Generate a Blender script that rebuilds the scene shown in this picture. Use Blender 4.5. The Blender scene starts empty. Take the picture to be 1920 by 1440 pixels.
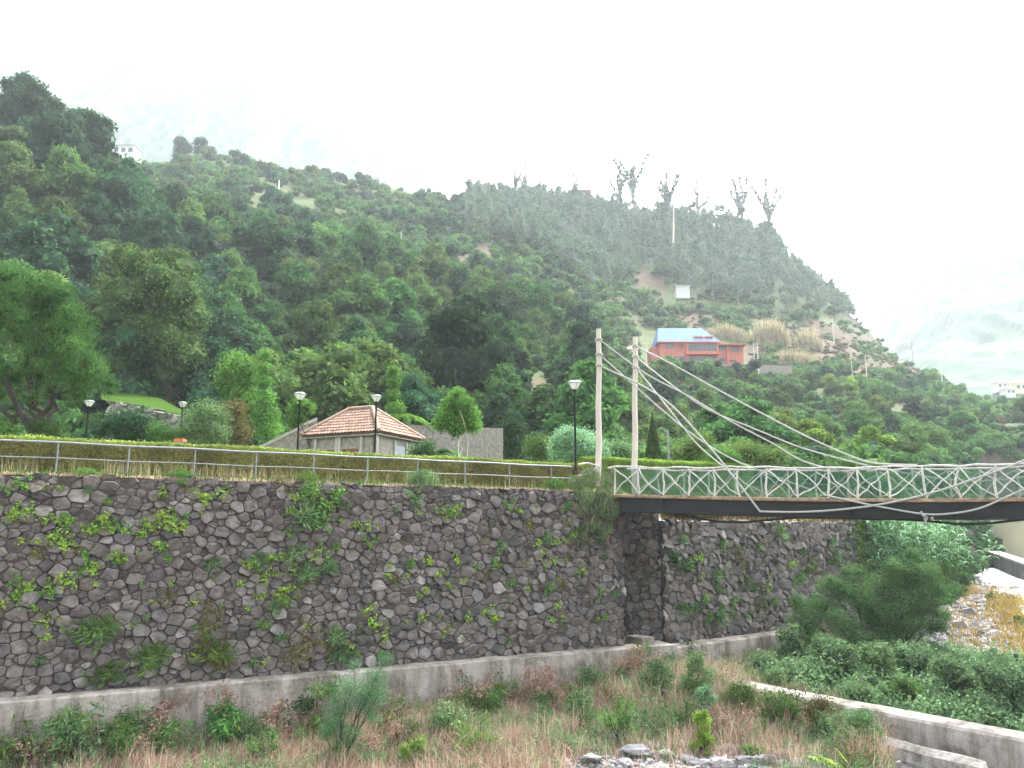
import bpy, math, random
import numpy as np
from mathutils import Vector, Matrix
R = math.radians
rng = np.random.default_rng(11)
random.seed(5)
scene = bpy.context.scene
col = scene.collection

# ------------------------------------------------------------ camera, world, sun, exposure
CZ = 8.0; F = 1500.0; TH = math.atan(280/1500)
cam_d = bpy.data.cameras.new('camera'); cam = bpy.data.objects.new('camera', cam_d); col.objects.link(cam)
cam.location = (0, 0, CZ); cam.rotation_euler = (math.pi/2 + TH, 0, 0)
cam_d.sensor_width = 36.0; cam_d.lens = 36.0*F/1920; cam_d.clip_start = 0.3; cam_d.clip_end = 6000
scene.camera = cam

SUN_EL, SUN_AZ = 52, 35          # azimuth measured from +Y towards +X (sun ahead, to the right)
world = bpy.data.worlds.new('World'); scene.world = world; world.use_nodes = True
nt = world.node_tree; nt.nodes.clear()
sky = nt.nodes.new('ShaderNodeTexSky'); sky.sky_type = 'NISHITA'; sky.sun_disc = False
sky.sun_elevation = R(SUN_EL); sky.sun_rotation = R(SUN_AZ); sky.dust_density = 6.0; sky.air_density = 1.6; sky.ozone_density = 1.0
hs = nt.nodes.new('ShaderNodeHueSaturation'); hs.inputs['Saturation'].default_value = 0.22
bg = nt.nodes.new('ShaderNodeBackground'); bg.inputs['Strength'].default_value = 0.15
out = nt.nodes.new('ShaderNodeOutputWorld')
nt.links.new(sky.outputs[0], hs.inputs['Color']); nt.links.new(hs.outputs[0], bg.inputs['Color']); nt.links.new(bg.outputs[0], out.inputs[0])
sd = bpy.data.lights.new('sun', 'SUN'); sd.energy = 1.5; sd.angle = R(12); sd.color = (1.0, 0.96, 0.9)
so = bpy.data.objects.new('sun', sd); col.objects.link(so)
sv = Vector((math.sin(R(SUN_AZ))*math.cos(R(SUN_EL)), math.cos(R(SUN_AZ))*math.cos(R(SUN_EL)), math.sin(R(SUN_EL))))
so.rotation_euler = (-sv).to_track_quat('-Z', 'Y').to_euler(); so.location = (30, 20, 60)
vs = scene.view_settings; vs.view_transform = 'Standard'; vs.look = 'None'; vs.exposure = 2.62; vs.gamma = 1
scene.render.engine = 'CYCLES'
cy = scene.cycles; cy.max_bounces = 5; cy.diffuse_bounces = 2; cy.glossy_bounces = 2; cy.transmission_bounces = 3
cy.transparent_max_bounces = 8; cy.volume_bounces = 1; cy.use_denoising = True; cy.caustics_reflective = False; cy.caustics_refractive = False
try: cy.denoiser = 'OPENIMAGEDENOISE'
except Exception: pass

# ------------------------------------------------------------ pixel <-> place helpers (used once, to survey the place)
ST, CT = math.sin(TH), math.cos(TH)
def ray(px, py):
    cx = (px-960)/F; c = (720-py)/F
    return np.array([cx, CT - ST*c, ST + CT*c])
def ratio(py):
    c = (720-np.asarray(py, float))/F
    return (ST + CT*c)/(CT - ST*c)
def P(px, py, Y):
    d = ray(px, py); return np.array([d[0]/d[1]*Y, Y, CZ + d[2]/d[1]*Y])
HK = F/960/ (1)   # unused scale
def GX(px, Y): return (px-960)/F/1.0173*Y
def PX(X, Y): return 960 + F*1.0173*X/Y
def onplane(px, py, S, u):
    d = ray(px, py)
    A = np.array([[d[0], -u[0]], [d[1], -u[1]]]); k, s = np.linalg.solve(A, np.array([S[0], S[1]]))
    return np.array([d[0]*k, d[1]*k, CZ + d[2]*k])

# ------------------------------------------------------------ mesh helpers
class MB:
    def __init__(s): s.v = []; s.q = []; s.t = []; s.n = 0; s.cq = []; s.ct = []; s.mq = []; s.mt = []
    def add(s, v, q=None, t=None, tint=0.5, mat=0):
        v = np.asarray(v, float).reshape(-1, 3)
        if q is not None and len(q):
            q = np.asarray(q, int); s.q.append(q + s.n); s.cq.append(np.broadcast_to(np.asarray(tint, float), (len(q),)).copy()); s.mq.append(np.full(len(q), mat))
        if t is not None and len(t):
            t = np.asarray(t, int); s.t.append(t + s.n); s.ct.append(np.broadcast_to(np.asarray(tint, float), (len(t),)).copy()); s.mt.append(np.full(len(t), mat))
        s.v.append(v); s.n += len(v); return s
    def arrays(s):
        v = np.concatenate(s.v) if s.v else np.zeros((0, 3))
        q = np.concatenate(s.q) if s.q else np.zeros((0, 4), int)
        t = np.concatenate(s.t) if s.t else np.zeros((0, 3), int)
        cq = np.concatenate(s.cq) if s.cq else np.zeros(0); ct = np.concatenate(s.ct) if s.ct else np.zeros(0)
        mq = np.concatenate(s.mq) if s.mq else np.zeros(0, int); mt = np.concatenate(s.mt) if s.mt else np.zeros(0, int)
        return v, q, t, cq, ct, mq, mt
    def mesh(s, name, mats, smooth=False):
        v, q, t, cq, ct, mq, mt = s.arrays()
        m = bpy.data.meshes.new(name); m.vertices.add(len(v)); m.vertices.foreach_set('co', v.astype(np.float32).ravel())
        m.loops.add(len(q)*4 + len(t)*3)
        m.loops.foreach_set('vertex_index', np.concatenate([q.ravel(), t.ravel()]).astype(np.int32))
        m.polygons.add(len(q)+len(t))
        m.polygons.foreach_set('loop_start', np.concatenate([np.arange(len(q))*4, len(q)*4 + np.arange(len(t))*3]).astype(np.int32))
        m.update(calc_edges=True)
        if not isinstance(mats, (list, tuple)): mats = [mats]
        for k in mats: m.materials.append(k)
        m.polygons.foreach_set('material_index', np.concatenate([mq, mt]).astype(np.int32))
        m.polygons.foreach_set('use_smooth', np.full(len(q)+len(t), bool(smooth)))
        a = m.attributes.new('tint', 'FLOAT', 'FACE'); a.data.foreach_set('value', np.concatenate([cq, ct]).astype(np.float32))
        m.update(); return m
    def build(s, name, mats, parent=None, smooth=False, **kw):
        o = bpy.data.objects.new(name, s.mesh(name, mats, smooth)); col.objects.link(o)
        if parent is not None: o.parent = parent
        return tag(o, **kw)
def tag(o, label=None, cat=None, group=None, kind=None):
    if label: o['label'] = label
    if cat: o['category'] = cat
    if group: o['group'] = group
    if kind: o['kind'] = kind
    return o
def empty(name, loc=(0, 0, 0), rz=0, **kw):
    o = bpy.data.objects.new(name, None); col.objects.link(o); o.location = loc; o.rotation_euler = (0, 0, rz); o.empty_display_size = .3
    return tag(o, **kw)
def child(mb, name, mats, root, smooth=False, label=None):
    """part mesh given in world coordinates, parented to an Empty that stands at its base"""
    o = mb.build(name, mats, None, smooth)
    M = Matrix.Translation(root.location) @ Matrix.Rotation(root.rotation_euler[2], 4, 'Z')
    if root.parent is None: o.data.transform(M.inverted())
    else:
        o.data.transform((Matrix.Translation(root.parent.location) @ Matrix.Rotation(root.parent.rotation_euler[2], 4, 'Z')).inverted())
    o.parent = root
    if label: o['label'] = label
    return o
def copy_tree(o, parent=None):
    c = o.copy(); col.objects.link(c); c.parent = parent
    for ch in o.children: copy_tree(ch, c)
    return c
BOXQ = [[0,3,2,1],[4,5,6,7],[0,1,5,4],[1,2,6,5],[2,3,7,6],[3,0,4,7]]
def box(mb, c, size, rz=0, tint=.5, mat=0, tilt=None):
    x, y, z = np.array(size)/2
    v = np.array([[-x,-y,-z],[x,-y,-z],[x,y,-z],[-x,y,-z],[-x,-y,z],[x,-y,z],[x,y,z],[-x,y,z]])
    if tilt is not None: v = v @ np.array(tilt).T
    ca, sa = math.cos(rz), math.sin(rz)
    v = v @ np.array([[ca, sa, 0], [-sa, ca, 0], [0, 0, 1]])
    mb.add(v + np.array(c), BOXQ, tint=tint, mat=mat)
def prism(mb, a, b, w, z0, z1, tint=.5, mat=0, za=None):
    """wall of thickness w from a to b (2D), its left side on the line, z0/z1 may be pairs"""
    a = np.array(a[:2], float); b = np.array(b[:2], float); d = b-a; d /= np.linalg.norm(d); n = np.array([-d[1], d[0]])*w
    z0 = np.broadcast_to(z0, 2); z1 = np.broadcast_to(z1, 2)
    v = [[*a, z0[0]], [*b, z0[1]], [*(b+n), z0[1]], [*(a+n), z0[0]], [*a, z1[0]], [*b, z1[1]], [*(b+n), z1[1]], [*(a+n), z1[0]]]
    mb.add(v, BOXQ, tint=tint, mat=mat)
def tube(mb, pts, rad, k=6, tint=.5, mat=0, cap=True):
    pts = np.asarray(pts, float); n = len(pts); rad = np.broadcast_to(np.asarray(rad, float), (n,))
    T = np.gradient(pts, axis=0); T /= np.linalg.norm(T, axis=1)[:, None] + 1e-9
    up = np.array([0, 0, 1.]) if abs(T[:, 2]).mean() < .8 else np.array([1., 0, 0])
    A = np.cross(T, up); A /= np.linalg.norm(A, axis=1)[:, None] + 1e-9; B = np.cross(A, T)
    an = np.arange(k)/k*2*math.pi
    v = pts[:, None, :] + rad[:, None, None]*(A[:, None, :]*np.cos(an)[None, :, None] + B[:, None, :]*np.sin(an)[None, :, None])
    v = v.reshape(-1, 3); i = np.arange(n-1)[:, None]*k; j = np.arange(k)[None, :]; j2 = (j+1) % k
    q = np.stack([i+j, i+j2, i+k+j2, i+k+j], -1).reshape(-1, 4)
    mb.add(v, q, tint=tint, mat=mat)
    if cap:
        for s0, c0 in ((0, pts[0]), (n-1, pts[-1])):
            base = mb.n; ring = v[s0*k:(s0+1)*k]
            tt = [[k, (a+1) % k, a] if s0 == 0 else [k, a, (a+1) % k] for a in range(k)]
            mb.add(np.vstack([ring, c0]), t=tt, tint=tint, mat=mat)
def vnoise(x, y, seed=0):
    x = np.asarray(x, float); y = np.asarray(y, float)
    xi = np.floor(x).astype(np.int64); yi = np.floor(y).astype(np.int64); fx = x-xi; fy = y-yi
    fx = fx*fx*(3-2*fx); fy = fy*fy*(3-2*fy)
    def h(a, b):
        n = (a*374761393 + b*668265263 + seed*974711) & 0x7fffffff; n = ((n ^ (n >> 13))*1274126177) & 0x7fffffff
        return ((n ^ (n >> 16)) & 0xffff)/65535.0
    return (h(xi, yi)*(1-fx)+h(xi+1, yi)*fx)*(1-fy) + (h(xi, yi+1)*(1-fx)+h(xi+1, yi+1)*fx)*fy
def fbm(x, y, o=4, seed=0):
    s = 0; a = .5; t = 0
    for k in range(o): s = s + a*vnoise(x*2**k, y*2**k, seed+k); t += a; a *= .5
    return s/t - .5
def grid(mb, V, tint=.5, mat=0):
    n, m, _ = V.shape; i = np.arange(n-1)[:, None]*m; j = np.arange(m-1)[None, :]
    q = np.stack([i+j, i+j+1, i+m+j+1, i+m+j], -1).reshape(-1, 4)
    mb.add(V.reshape(-1, 3), q, tint=tint, mat=mat)
ICO_V, ICO_F = None, None
def ico(sub=1):
    global ICO_V, ICO_F
    t = (1+5**.5)/2
    v = [[-1,t,0],[1,t,0],[-1,-t,0],[1,-t,0],[0,-1,t],[0,1,t],[0,-1,-t],[0,1,-t],[t,0,-1],[t,0,1],[-t,0,-1],[-t,0,1]]
    f = [[0,11,5],[0,5,1],[0,1,7],[0,7,10],[0,10,11],[1,5,9],[5,11,4],[11,10,2],[10,7,6],[7,1,8],[3,9,4],[3,4,2],[3,2,6],[3,6,8],[3,8,9],[4,9,5],[2,4,11],[6,2,10],[8,6,7],[9,8,1]]
    v = [np.array(a)/np.linalg.norm(a) for a in v]
    for _ in range(sub):
        nf = []; c = {}
        def mid(a, b):
            k = (min(a, b), max(a, b))
            if k not in c:
                m = v[a]+v[b]; v.append(m/np.linalg.norm(m)); c[k] = len(v)-1
            return c[k]
        for a, b, d in f:
            x, y, z = mid(a, b), mid(b, d), mid(d, a); nf += [[a, x, z], [b, y, x], [d, z, y], [x, y, z]]
        f = nf
    return np.array(v), np.array(f)
ICO1 = ico(1); ICO2 = ico(2)
def rock(mb, c, s, seed=0, tint=.5, sub=ICO1, mat=0):
    v, f = sub; r = np.random.default_rng(seed)
    k = r.normal(size=(5, 3)); k /= np.linalg.norm(k, axis=1)[:, None]
    d = v.copy(); sc = np.ones(len(v))
    for a in k:
        p = v @ a; sc = np.where(p > .42, sc*(.42/np.maximum(p, .42))**.95, sc)   # chipped flat sides
    sc = sc*(1+.05*r.normal(size=len(v)))*1.2
    mb.add(v*sc[:, None]*np.array(s) + np.array(c), t=f, tint=tint, mat=mat)

# ------------------------------------------------------------ materials
def mat_new(name):
    m = bpy.data.materials.new(name); m.use_nodes = True; n = m.node_tree.nodes; n.clear()
    o = n.new('ShaderNodeOutputMaterial'); b = n.new('ShaderNodeBsdfPrincipled'); m.node_tree.links.new(b.outputs[0], o.inputs[0])
    return m, m.node_tree, b, o
def ramp(nt, cols, pos=None):
    r = nt.nodes.new('ShaderNodeValToRGB'); e = r.color_ramp.elements
    pos = pos or [i/(len(cols)-1) for i in range(len(cols))]
    while len(e) < len(cols): e.new(.5)
    for k, (p, c) in enumerate(zip(pos, cols)): e[k].position = p; e[k].color = (*c, 1)
    return r
def noise(nt, scale, detail=4, rough=.6, coord='Object', dist=0, stretch=None):
    tc = nt.nodes.new('ShaderNodeTexCoord'); n = nt.nodes.new('ShaderNodeTexNoise')
    n.inputs['Scale'].default_value = scale; n.inputs['Detail'].default_value = detail; n.inputs['Roughness'].default_value = rough; n.inputs['Distortion'].default_value = dist
    src = tc.outputs[coord]
    if stretch:
        mp = nt.nodes.new('ShaderNodeMapping'); mp.inputs['Scale'].default_value = stretch; nt.links.new(src, mp.inputs[0]); src = mp.outputs[0]
    nt.links.new(src, n.inputs['Vector']); return n
def mix(nt, fac, a, b, mode='MIX'):
    m = nt.nodes.new('ShaderNodeMix'); m.data_type = 'RGBA'; m.blend_type = mode
    for k, x in ((0, fac), (6, a), (7, b)):
        if hasattr(x, 'outputs'): nt.links.new(x.outputs[0], m.inputs[k])
        elif hasattr(x, 'is_linked'): nt.links.new(x, m.inputs[k])
        elif isinstance(x, (int, float)): m.inputs[k].default_value = x
        else: m.inputs[k].default_value = (*x, 1)
    return m.outputs[2]
def attr(nt, name='tint'):
    a = nt.nodes.new('ShaderNodeAttribute'); a.attribute_name = name; return a.outputs['Fac']
def plain(name, cols, scale=3, rough=.85, bump=.3, bscale=20, metal=0, detail=5, stretch=None, tintmix=None, spec=.3):
    m, nt, b, o = mat_new(name); n = noise(nt, scale, detail, stretch=stretch); r = ramp(nt, cols, [.25+.5*i/(len(cols)-1) for i in range(len(cols))] if len(cols) > 1 else [0])
    nt.links.new(n.outputs['Fac'], r.inputs[0]); c = r.outputs[0]
    if tintmix:
        rr = ramp(nt, tintmix); nt.links.new(attr(nt), rr.inputs[0]); c = mix(nt, 1.0, c, rr.outputs[0], 'MULTIPLY')
    nt.links.new(c, b.inputs['Base Color']); b.inputs['Roughness'].default_value = rough; b.inputs['Metallic'].default_value = metal
    b.inputs['Specular IOR Level'].default_value = spec
    if bump:
        n2 = noise(nt, bscale, 6); bp = nt.nodes.new('ShaderNodeBump'); bp.inputs['Strength'].default_value = bump; bp.inputs['Distance'].default_value = .04
        nt.links.new(n2.outputs['Fac'], bp.inputs['Height']); nt.links.new(bp.outputs[0], b.inputs['Normal'])
    return m
def leafmat(name, cols, var=.45, trans=.3, patch=None):
    """foliage: tint attribute picks the leaf's colour, object random shifts the whole plant"""
    m, nt, b, o = mat_new(name); nt.nodes.remove(b)
    cols = [(a*.92, b_*1.30, c_*1.08) if b_ > a*1.12 else (a, b_, c_) for a, b_, c_ in cols]
    r = ramp(nt, cols); nt.links.new(attr(nt), r.inputs[0])
    oi = nt.nodes.new('ShaderNodeObjectInfo'); h = nt.nodes.new('ShaderNodeHueSaturation')
    mr = nt.nodes.new('ShaderNodeMapRange'); mr.inputs['To Min'].default_value = .5-.035*var*2; mr.inputs['To Max'].default_value = .5+.03*var*2
    mv = nt.nodes.new('ShaderNodeMapRange'); mv.inputs['To Min'].default_value = 1-var; mv.inputs['To Max'].default_value = 1+var
    wn = nt.nodes.new('ShaderNodeTexWhiteNoise'); wn.noise_dimensions = '1D'
    nt.links.new(oi.outputs['Random'], mr.inputs[0]); nt.links.new(oi.outputs['Random'], wn.inputs['W']); nt.links.new(wn.outputs['Value'], mv.inputs[0])
    nt.links.new(mr.outputs[0], h.inputs['Hue']); nt.links.new(mv.outputs[0], h.inputs['Value']); nt.links.new(r.outputs[0], h.inputs['Color'])
    c = h.outputs[0]
    n = noise(nt, .9, 3); rr = ramp(nt, [(.72,.72,.72), (1.25,1.25,1.2)], [.35, .65]); nt.links.new(n.outputs['Fac'], rr.inputs[0])
    c = mix(nt, 1.0, c, rr.outputs[0], 'MULTIPLY')
    d = nt.nodes.new('ShaderNodeBsdfDiffuse'); t = nt.nodes.new('ShaderNodeBsdfTranslucent'); g = nt.nodes.new('ShaderNodeBsdfGlossy'); g.inputs['Roughness'].default_value = .55
    g.inputs['Color'].default_value = (.5,.5,.5,1)
    ms = nt.nodes.new('ShaderNodeMixShader'); ms.inputs[0].default_value = trans; ms2 = nt.nodes.new('ShaderNodeMixShader'); ms2.inputs[0].default_value = .015
    nt.links.new(c, d.inputs[0]); nt.links.new(c, t.inputs[0]); nt.links.new(d.outputs[0], ms.inputs[1]); nt.links.new(t.outputs[0], ms.inputs[2])
    nt.links.new(ms.outputs[0], ms2.inputs[1]); nt.links.new(g.outputs[0], ms2.inputs[2]); nt.links.new(ms2.outputs[0], o.inputs[0])
    return m
M = {}
def G(*c): return tuple(c)
M['dark'] = leafmat('leaf_dark', [(.014,.031,.018), (.026,.054,.026), (.05,.092,.036)], .5)
M['mid'] = leafmat('leaf_mid', [(.036,.062,.022), (.068,.108,.032), (.12,.165,.05)], .45)
M['olive'] = leafmat('leaf_olive', [(.05,.07,.022), (.09,.12,.035), (.15,.17,.05)], .3)
M['bright'] = leafmat('leaf_bright', [(.05,.09,.025), (.095,.155,.035), (.16,.235,.055)], .15, .4)
M['park'] = leafmat('leaf_park', [(.032,.068,.02), (.058,.11,.03), (.11,.175,.05)], .1, .3)
M['yellow'] = leafmat('leaf_yellow', [(.11,.125,.025), (.18,.205,.04), (.27,.31,.06)], .2, .35)
M['rust'] = leafmat('leaf_rust', [(.07,.07,.028), (.12,.105,.04), (.17,.155,.06)], .2)
M['euca'] = leafmat('leaf_eucalyptus', [(.075,.088,.072), (.125,.145,.12), (.19,.21,.175)], .25)
M['silver'] = leafmat('leaf_silver', [(.09,.13,.08), (.17,.23,.14), (.32,.38,.27)], .15)
M['shrub'] = leafmat('leaf_shrub', [(.06,.085,.042), (.12,.155,.075), (.2,.24,.13)], .25)
M['blue'] = leafmat('leaf_bluegreen', [(.05,.085,.045), (.085,.13,.072), (.15,.20,.12)], .12)
M['laurel'] = leafmat('leaf_laurel', [(.055,.075,.042), (.105,.13,.07), (.2,.225,.135)], .15)
M['hedge'] = leafmat('leaf_hedge', [(.11,.108,.04), (.195,.205,.06), (.27,.305,.07)], .1, .25)
M['dry'] = leafmat('leaf_dry', [(.24,.165,.12), (.40,.305,.225), (.56,.45,.35)], .1, .3)
M['redweed'] = leafmat('leaf_redweed', [(.17,.088,.07), (.31,.205,.165), (.46,.35,.29)], .1, .3)
M['straw'] = leafmat('leaf_straw', [(.2,.165,.10), (.32,.275,.17), (.42,.375,.24)], .1, .3)
M['orange'] = leafmat('leaf_orangegrass', [(.15,.11,.03), (.26,.18,.045), (.32,.25,.07)], .1, .3)
M['feather'] = leafmat('leaf_feather', [(.045,.075,.035), (.085,.125,.055), (.15,.19,.09)], .1)
M['bark'] = plain('bark', [(.018,.014,.011), (.045,.036,.028)], 6, bump=.6)
M['greybark'] = plain('grey_bark', [(.16,.155,.15), (.28,.27,.26)], 3)
M['palebark'] = plain('pale_bark', [(.4,.36,.3), (.62,.58,.5)], 6, bump=.3)
M['concrete'] = plain('concrete', [(.10,.09,.08), (.22,.195,.175), (.31,.285,.26)], .55, bump=.5, bscale=14, stretch=(1, 1, .35), detail=9)
def stained(name, c0, c1, dark, s=1.0):
    m, nt, b, o = mat_new(name); n1 = noise(nt, 1.1*s, 10, .68); r1 = ramp(nt, [c0, c1], [.32, .68]); nt.links.new(n1.outputs['Fac'], r1.inputs[0])
    n2 = noise(nt, 2.4*s, 8, .7, stretch=(1, 1, .12)); r2 = ramp(nt, [dark, (1, 1, 1), (1, 1, 1)], [.36, .56, 1]); nt.links.new(n2.outputs['Fac'], r2.inputs[0]); c = mix(nt, .85, r1.outputs[0], r2.outputs[0], 'MULTIPLY')
    n3 = noise(nt, .5*s, 9, .75); r3 = ramp(nt, [(.42, .42, .36), (1, 1, 1)], [.40, .50]); nt.links.new(n3.outputs['Fac'], r3.inputs[0]); c = mix(nt, .8, c, r3.outputs[0], 'MULTIPLY')
    nt.links.new(c, b.inputs['Base Color']); b.inputs['Roughness'].default_value = .95; b.inputs['Specular IOR Level'].default_value = .1
    n4 = noise(nt, 9, 9, .7); bp = nt.nodes.new('ShaderNodeBump'); bp.inputs['Strength'].default_value = .9; bp.inputs['Distance'].default_value = .05; nt.links.new(n4.outputs['Fac'], bp.inputs['Height']); nt.links.new(bp.outputs[0], b.inputs['Normal'])
    return m
M['concrete'] = stained('concrete', (.23,.21,.19), (.38,.35,.32), (.5,.47,.44))
M['concrete_dark'] = stained('concrete_dark', (.06,.06,.062), (.12,.12,.12), (.5,.5,.5))
M['slab'] = stained('slab_concrete', (.16,.15,.14), (.28,.265,.25), (.5,.48,.44), 1.6)
M['concrete_light'] = plain('concrete_light', [(.24,.22,.2), (.42,.40,.38)], .9, bump=.4, bscale=14, detail=8)
M['stone'] = plain('stone_basalt', [(.068,.063,.063), (.122,.114,.110), (.19,.18,.168)], 3.5, bump=.8, bscale=9, detail=9, tintmix=[(.38,.37,.40), (.80,.79,.81), (1.0,.93,.86), (1.15,1.15,1.17), (1.75,1.74,1.7)])
M['crevice'] = plain('stone_crevice', [(.03,.027,.022), (.09,.078,.062)], 2)
M['rubble'] = plain('stone_river', [(.10,.10,.108), (.23,.228,.24)], 3, bump=.7, bscale=9, detail=8, tintmix=[(.5,.5,.52), (.9,.9,.92), (1.2,1.15,1.05), (1.6,1.6,1.6)])
M['steel'] = plain('galvanised_steel', [(.15,.17,.18), (.24,.265,.28)], 8, rough=.5, bump=0, metal=.25)
M['lamp_pole'] = plain('lamp_pole_paint', [(.006,.009,.009), (.012,.015,.015)], 3, rough=.9, bump=0, spec=.1)
M['lamp_glass'] = plain('lamp_glass', [(.62,.65,.68), (.8,.82,.84)], 3, rough=.25, bump=0, spec=.5)
M['peeled'] = plain('peeled_branch', [(.28,.27,.25), (.46,.45,.43), (.6,.59,.57)], 7, bump=.4, bscale=40)
M['pylon'] = plain('pylon_timber', [(.38,.35,.30), (.54,.50,.44)], 3, bump=.4, stretch=(4, 4, .4))
M['cable'] = plain('cable_rope', [(.24,.25,.23), (.36,.37,.34)], 6, rough=.6, bump=0)
M['plank'] = plain('deck_plank', [(.16,.12,.09), (.3,.25,.19), (.42,.36,.28)], 3, bump=.5, tintmix=[(.6,.55,.5), (1.1,1,.9), (1.3,1.1,.9)])
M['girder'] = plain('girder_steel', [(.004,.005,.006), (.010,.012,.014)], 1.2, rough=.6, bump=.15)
M['hose'] = plain('black_hose', [(.008,.008,.009), (.014,.014,.015)], 3, rough=.5, bump=0)
M['tile'] = plain('clay_tile', [(.20,.13,.10), (.28,.20,.16)], 3, bump=.3, tintmix=[(.6,.52,.48), (.95,.85,.78), (1.1,1.05,1.0), (1.25,1.4,1.4)])
M['hutwall'] = plain('hut_masonry', [(.13,.125,.12), (.22,.21,.19), (.38,.36,.30)], 7, bump=.6, detail=8, stretch=(1, 1, .6))
M['brownwood'] = plain('brown_shutter', [(.10,.05,.028), (.2,.11,.065)], 4, bump=.3, stretch=(1, 1, 8))
M['greydoor'] = plain('grey_door', [(.25,.29,.33), (.33,.37,.42)], 3, bump=.1)
M['whitepaint'] = plain('white_paint', [(.48,.48,.48), (.56,.56,.55)], 1.5, bump=.1)
M['redwall'] = plain('red_render', [(.38,.13,.10), (.46,.17,.135)], .5, bump=.1)
M['redtrim'] = plain('red_trim', [(.46,.13,.09), (.55,.18,.12)], .5, bump=.1)
M['blueroof'] = plain('blue_roof', [(.15,.215,.40), (.175,.245,.44)], .3, rough=.95, bump=.05, spec=.03)
M['glass'] = plain('window_glass', [(.03,.045,.05), (.07,.09,.10)], .6, rough=.15, bump=0, spec=.5)
M['cream'] = plain('cream_render', [(.42,.40,.26), (.55,.52,.35)], .4, bump=.1)
M['rustcap'] = plain('rust_paint', [(.42,.1,.05), (.5,.14,.07)], 3, bump=0)
def ground_mat(name, green, earth, rocky, s1=.05, s2=.4, b=.6):
    m, nt, b_, o = mat_new(name)
    n1 = noise(nt, s1, 8, .62); n2 = noise(nt, s2, 8, .7)
    rg = ramp(nt, green, [.3+.4*i/(len(green)-1) for i in range(len(green))]); re = ramp(nt, earth, [.3+.4*i/(len(earth)-1) for i in range(len(earth))])
    nt.links.new(n2.outputs['Fac'], rg.inputs[0]); nt.links.new(n2.outputs['Fac'], re.inputs[0])
    ad = nt.nodes.new('ShaderNodeMath'); ad.operation = 'ADD'; nt.links.new(n1.outputs['Fac'], ad.inputs[0]); nt.links.new(attr(nt), ad.inputs[1])
    st = ramp(nt, [(0,0,0), (1,1,1)], [.98, 1.08]); nt.links.new(ad.outputs[0], st.inputs[0])
    c = mix(nt, st, rg.outputs[0], re.outputs[0])
    gm = nt.nodes.new('ShaderNodeNewGeometry'); sp = nt.nodes.new('ShaderNodeSeparateXYZ'); nt.links.new(gm.outputs['True Normal'], sp.inputs[0])
    sr = ramp(nt, [(1,1,1), (0,0,0)], [.45, .62]); nt.links.new(sp.outputs['Z'], sr.inputs[0])
    rk = ramp(nt, rocky, [.35, .65]); nt.links.new(n2.outputs['Fac'], rk.inputs[0])
    c = mix(nt, sr, c, rk.outputs[0])
    nt.links.new(c, b_.inputs['Base Color']); b_.inputs['Roughness'].default_value = .95; b_.inputs['Specular IOR Level'].default_value = .1
    n3 = noise(nt, s2*3, 6); bp = nt.nodes.new('ShaderNodeBump'); bp.inputs['Strength'].default_value = b; bp.inputs['Distance'].default_value = .3
    nt.links.new(n3.outputs['Fac'], bp.inputs['Height']); nt.links.new(bp.outputs[0], b_.inputs['Normal'])
    return m
M['hill'] = ground_mat('hill_ground', [(.025,.045,.016), (.055,.075,.028), (.085,.09,.04)], [(.05,.037,.022), (.10,.072,.045)], [(.035,.032,.025), (.09,.075,.062)])
M['bed'] = ground_mat('bed_ground', [(.10,.075,.065), (.19,.145,.125), (.27,.21,.18)], [(.09,.08,.078), (.17,.16,.158)], [(.08,.07,.065), (.16,.15,.14)], .12, 1.6)
M['garden'] = ground_mat('garden_ground', [(.09,.13,.03), (.16,.19,.06)], [(.25,.16,.08), (.38,.26,.14)], [(.16,.12,.06), (.3,.22,.12)], .3, 2.0)
M['mount'] = ground_mat('mountain_ground', [(.02,.045,.03), (.03,.06,.038), (.048,.074,.045)], [(.05,.065,.05), (.085,.095,.08)], [(.035,.05,.042), (.11,.115,.105)], .01, .045, .9)
M['lawn'] = plain('lawn', [(.018,.042,.008), (.05,.095,.016)], 1.2, bump=.5, rough=1, spec=.01)
# foam and water
m, nt_, b, o = mat_new('river_water'); n = noise(nt_, .45, 8, .75, stretch=(1, .5, 1)); r = ramp(nt_, [(.10,.12,.12), (.5,.52,.53), (.85,.86,.87)], [.36, .46, .56]); nt_.links.new(n.outputs['Fac'], r.inputs[0])
nt_.links.new(r.outputs[0], b.inputs['Base Color']); b.inputs['Roughness'].default_value = .3
n = noise(nt_, 1.6, 6); bp = nt_.nodes.new('ShaderNodeBump'); bp.inputs['Strength'].default_value = .8; bp.inputs['Distance'].default_value = .25; nt_.links.new(n.outputs['Fac'], bp.inputs['Height']); nt_.links.new(bp.outputs[0], b.inputs['Normal']); M['water'] = m
# green safety net
m, nt_, b, o = mat_new('green_net'); nt_.nodes.remove(b)
d = nt_.nodes.new('ShaderNodeBsdfDiffuse'); d.inputs[0].default_value = (.05,.135,.09, 1); t = nt_.nodes.new('ShaderNodeBsdfTransparent'); ms = nt_.nodes.new('ShaderNodeMixShader'); ms.inputs[0].default_value = .33
nt_.links.new(t.outputs[0], ms.inputs[1]); nt_.links.new(d.outputs[0], ms.inputs[2]); nt_.links.new(ms.outputs[0], o.inputs[0]); M['net'] = m

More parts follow.
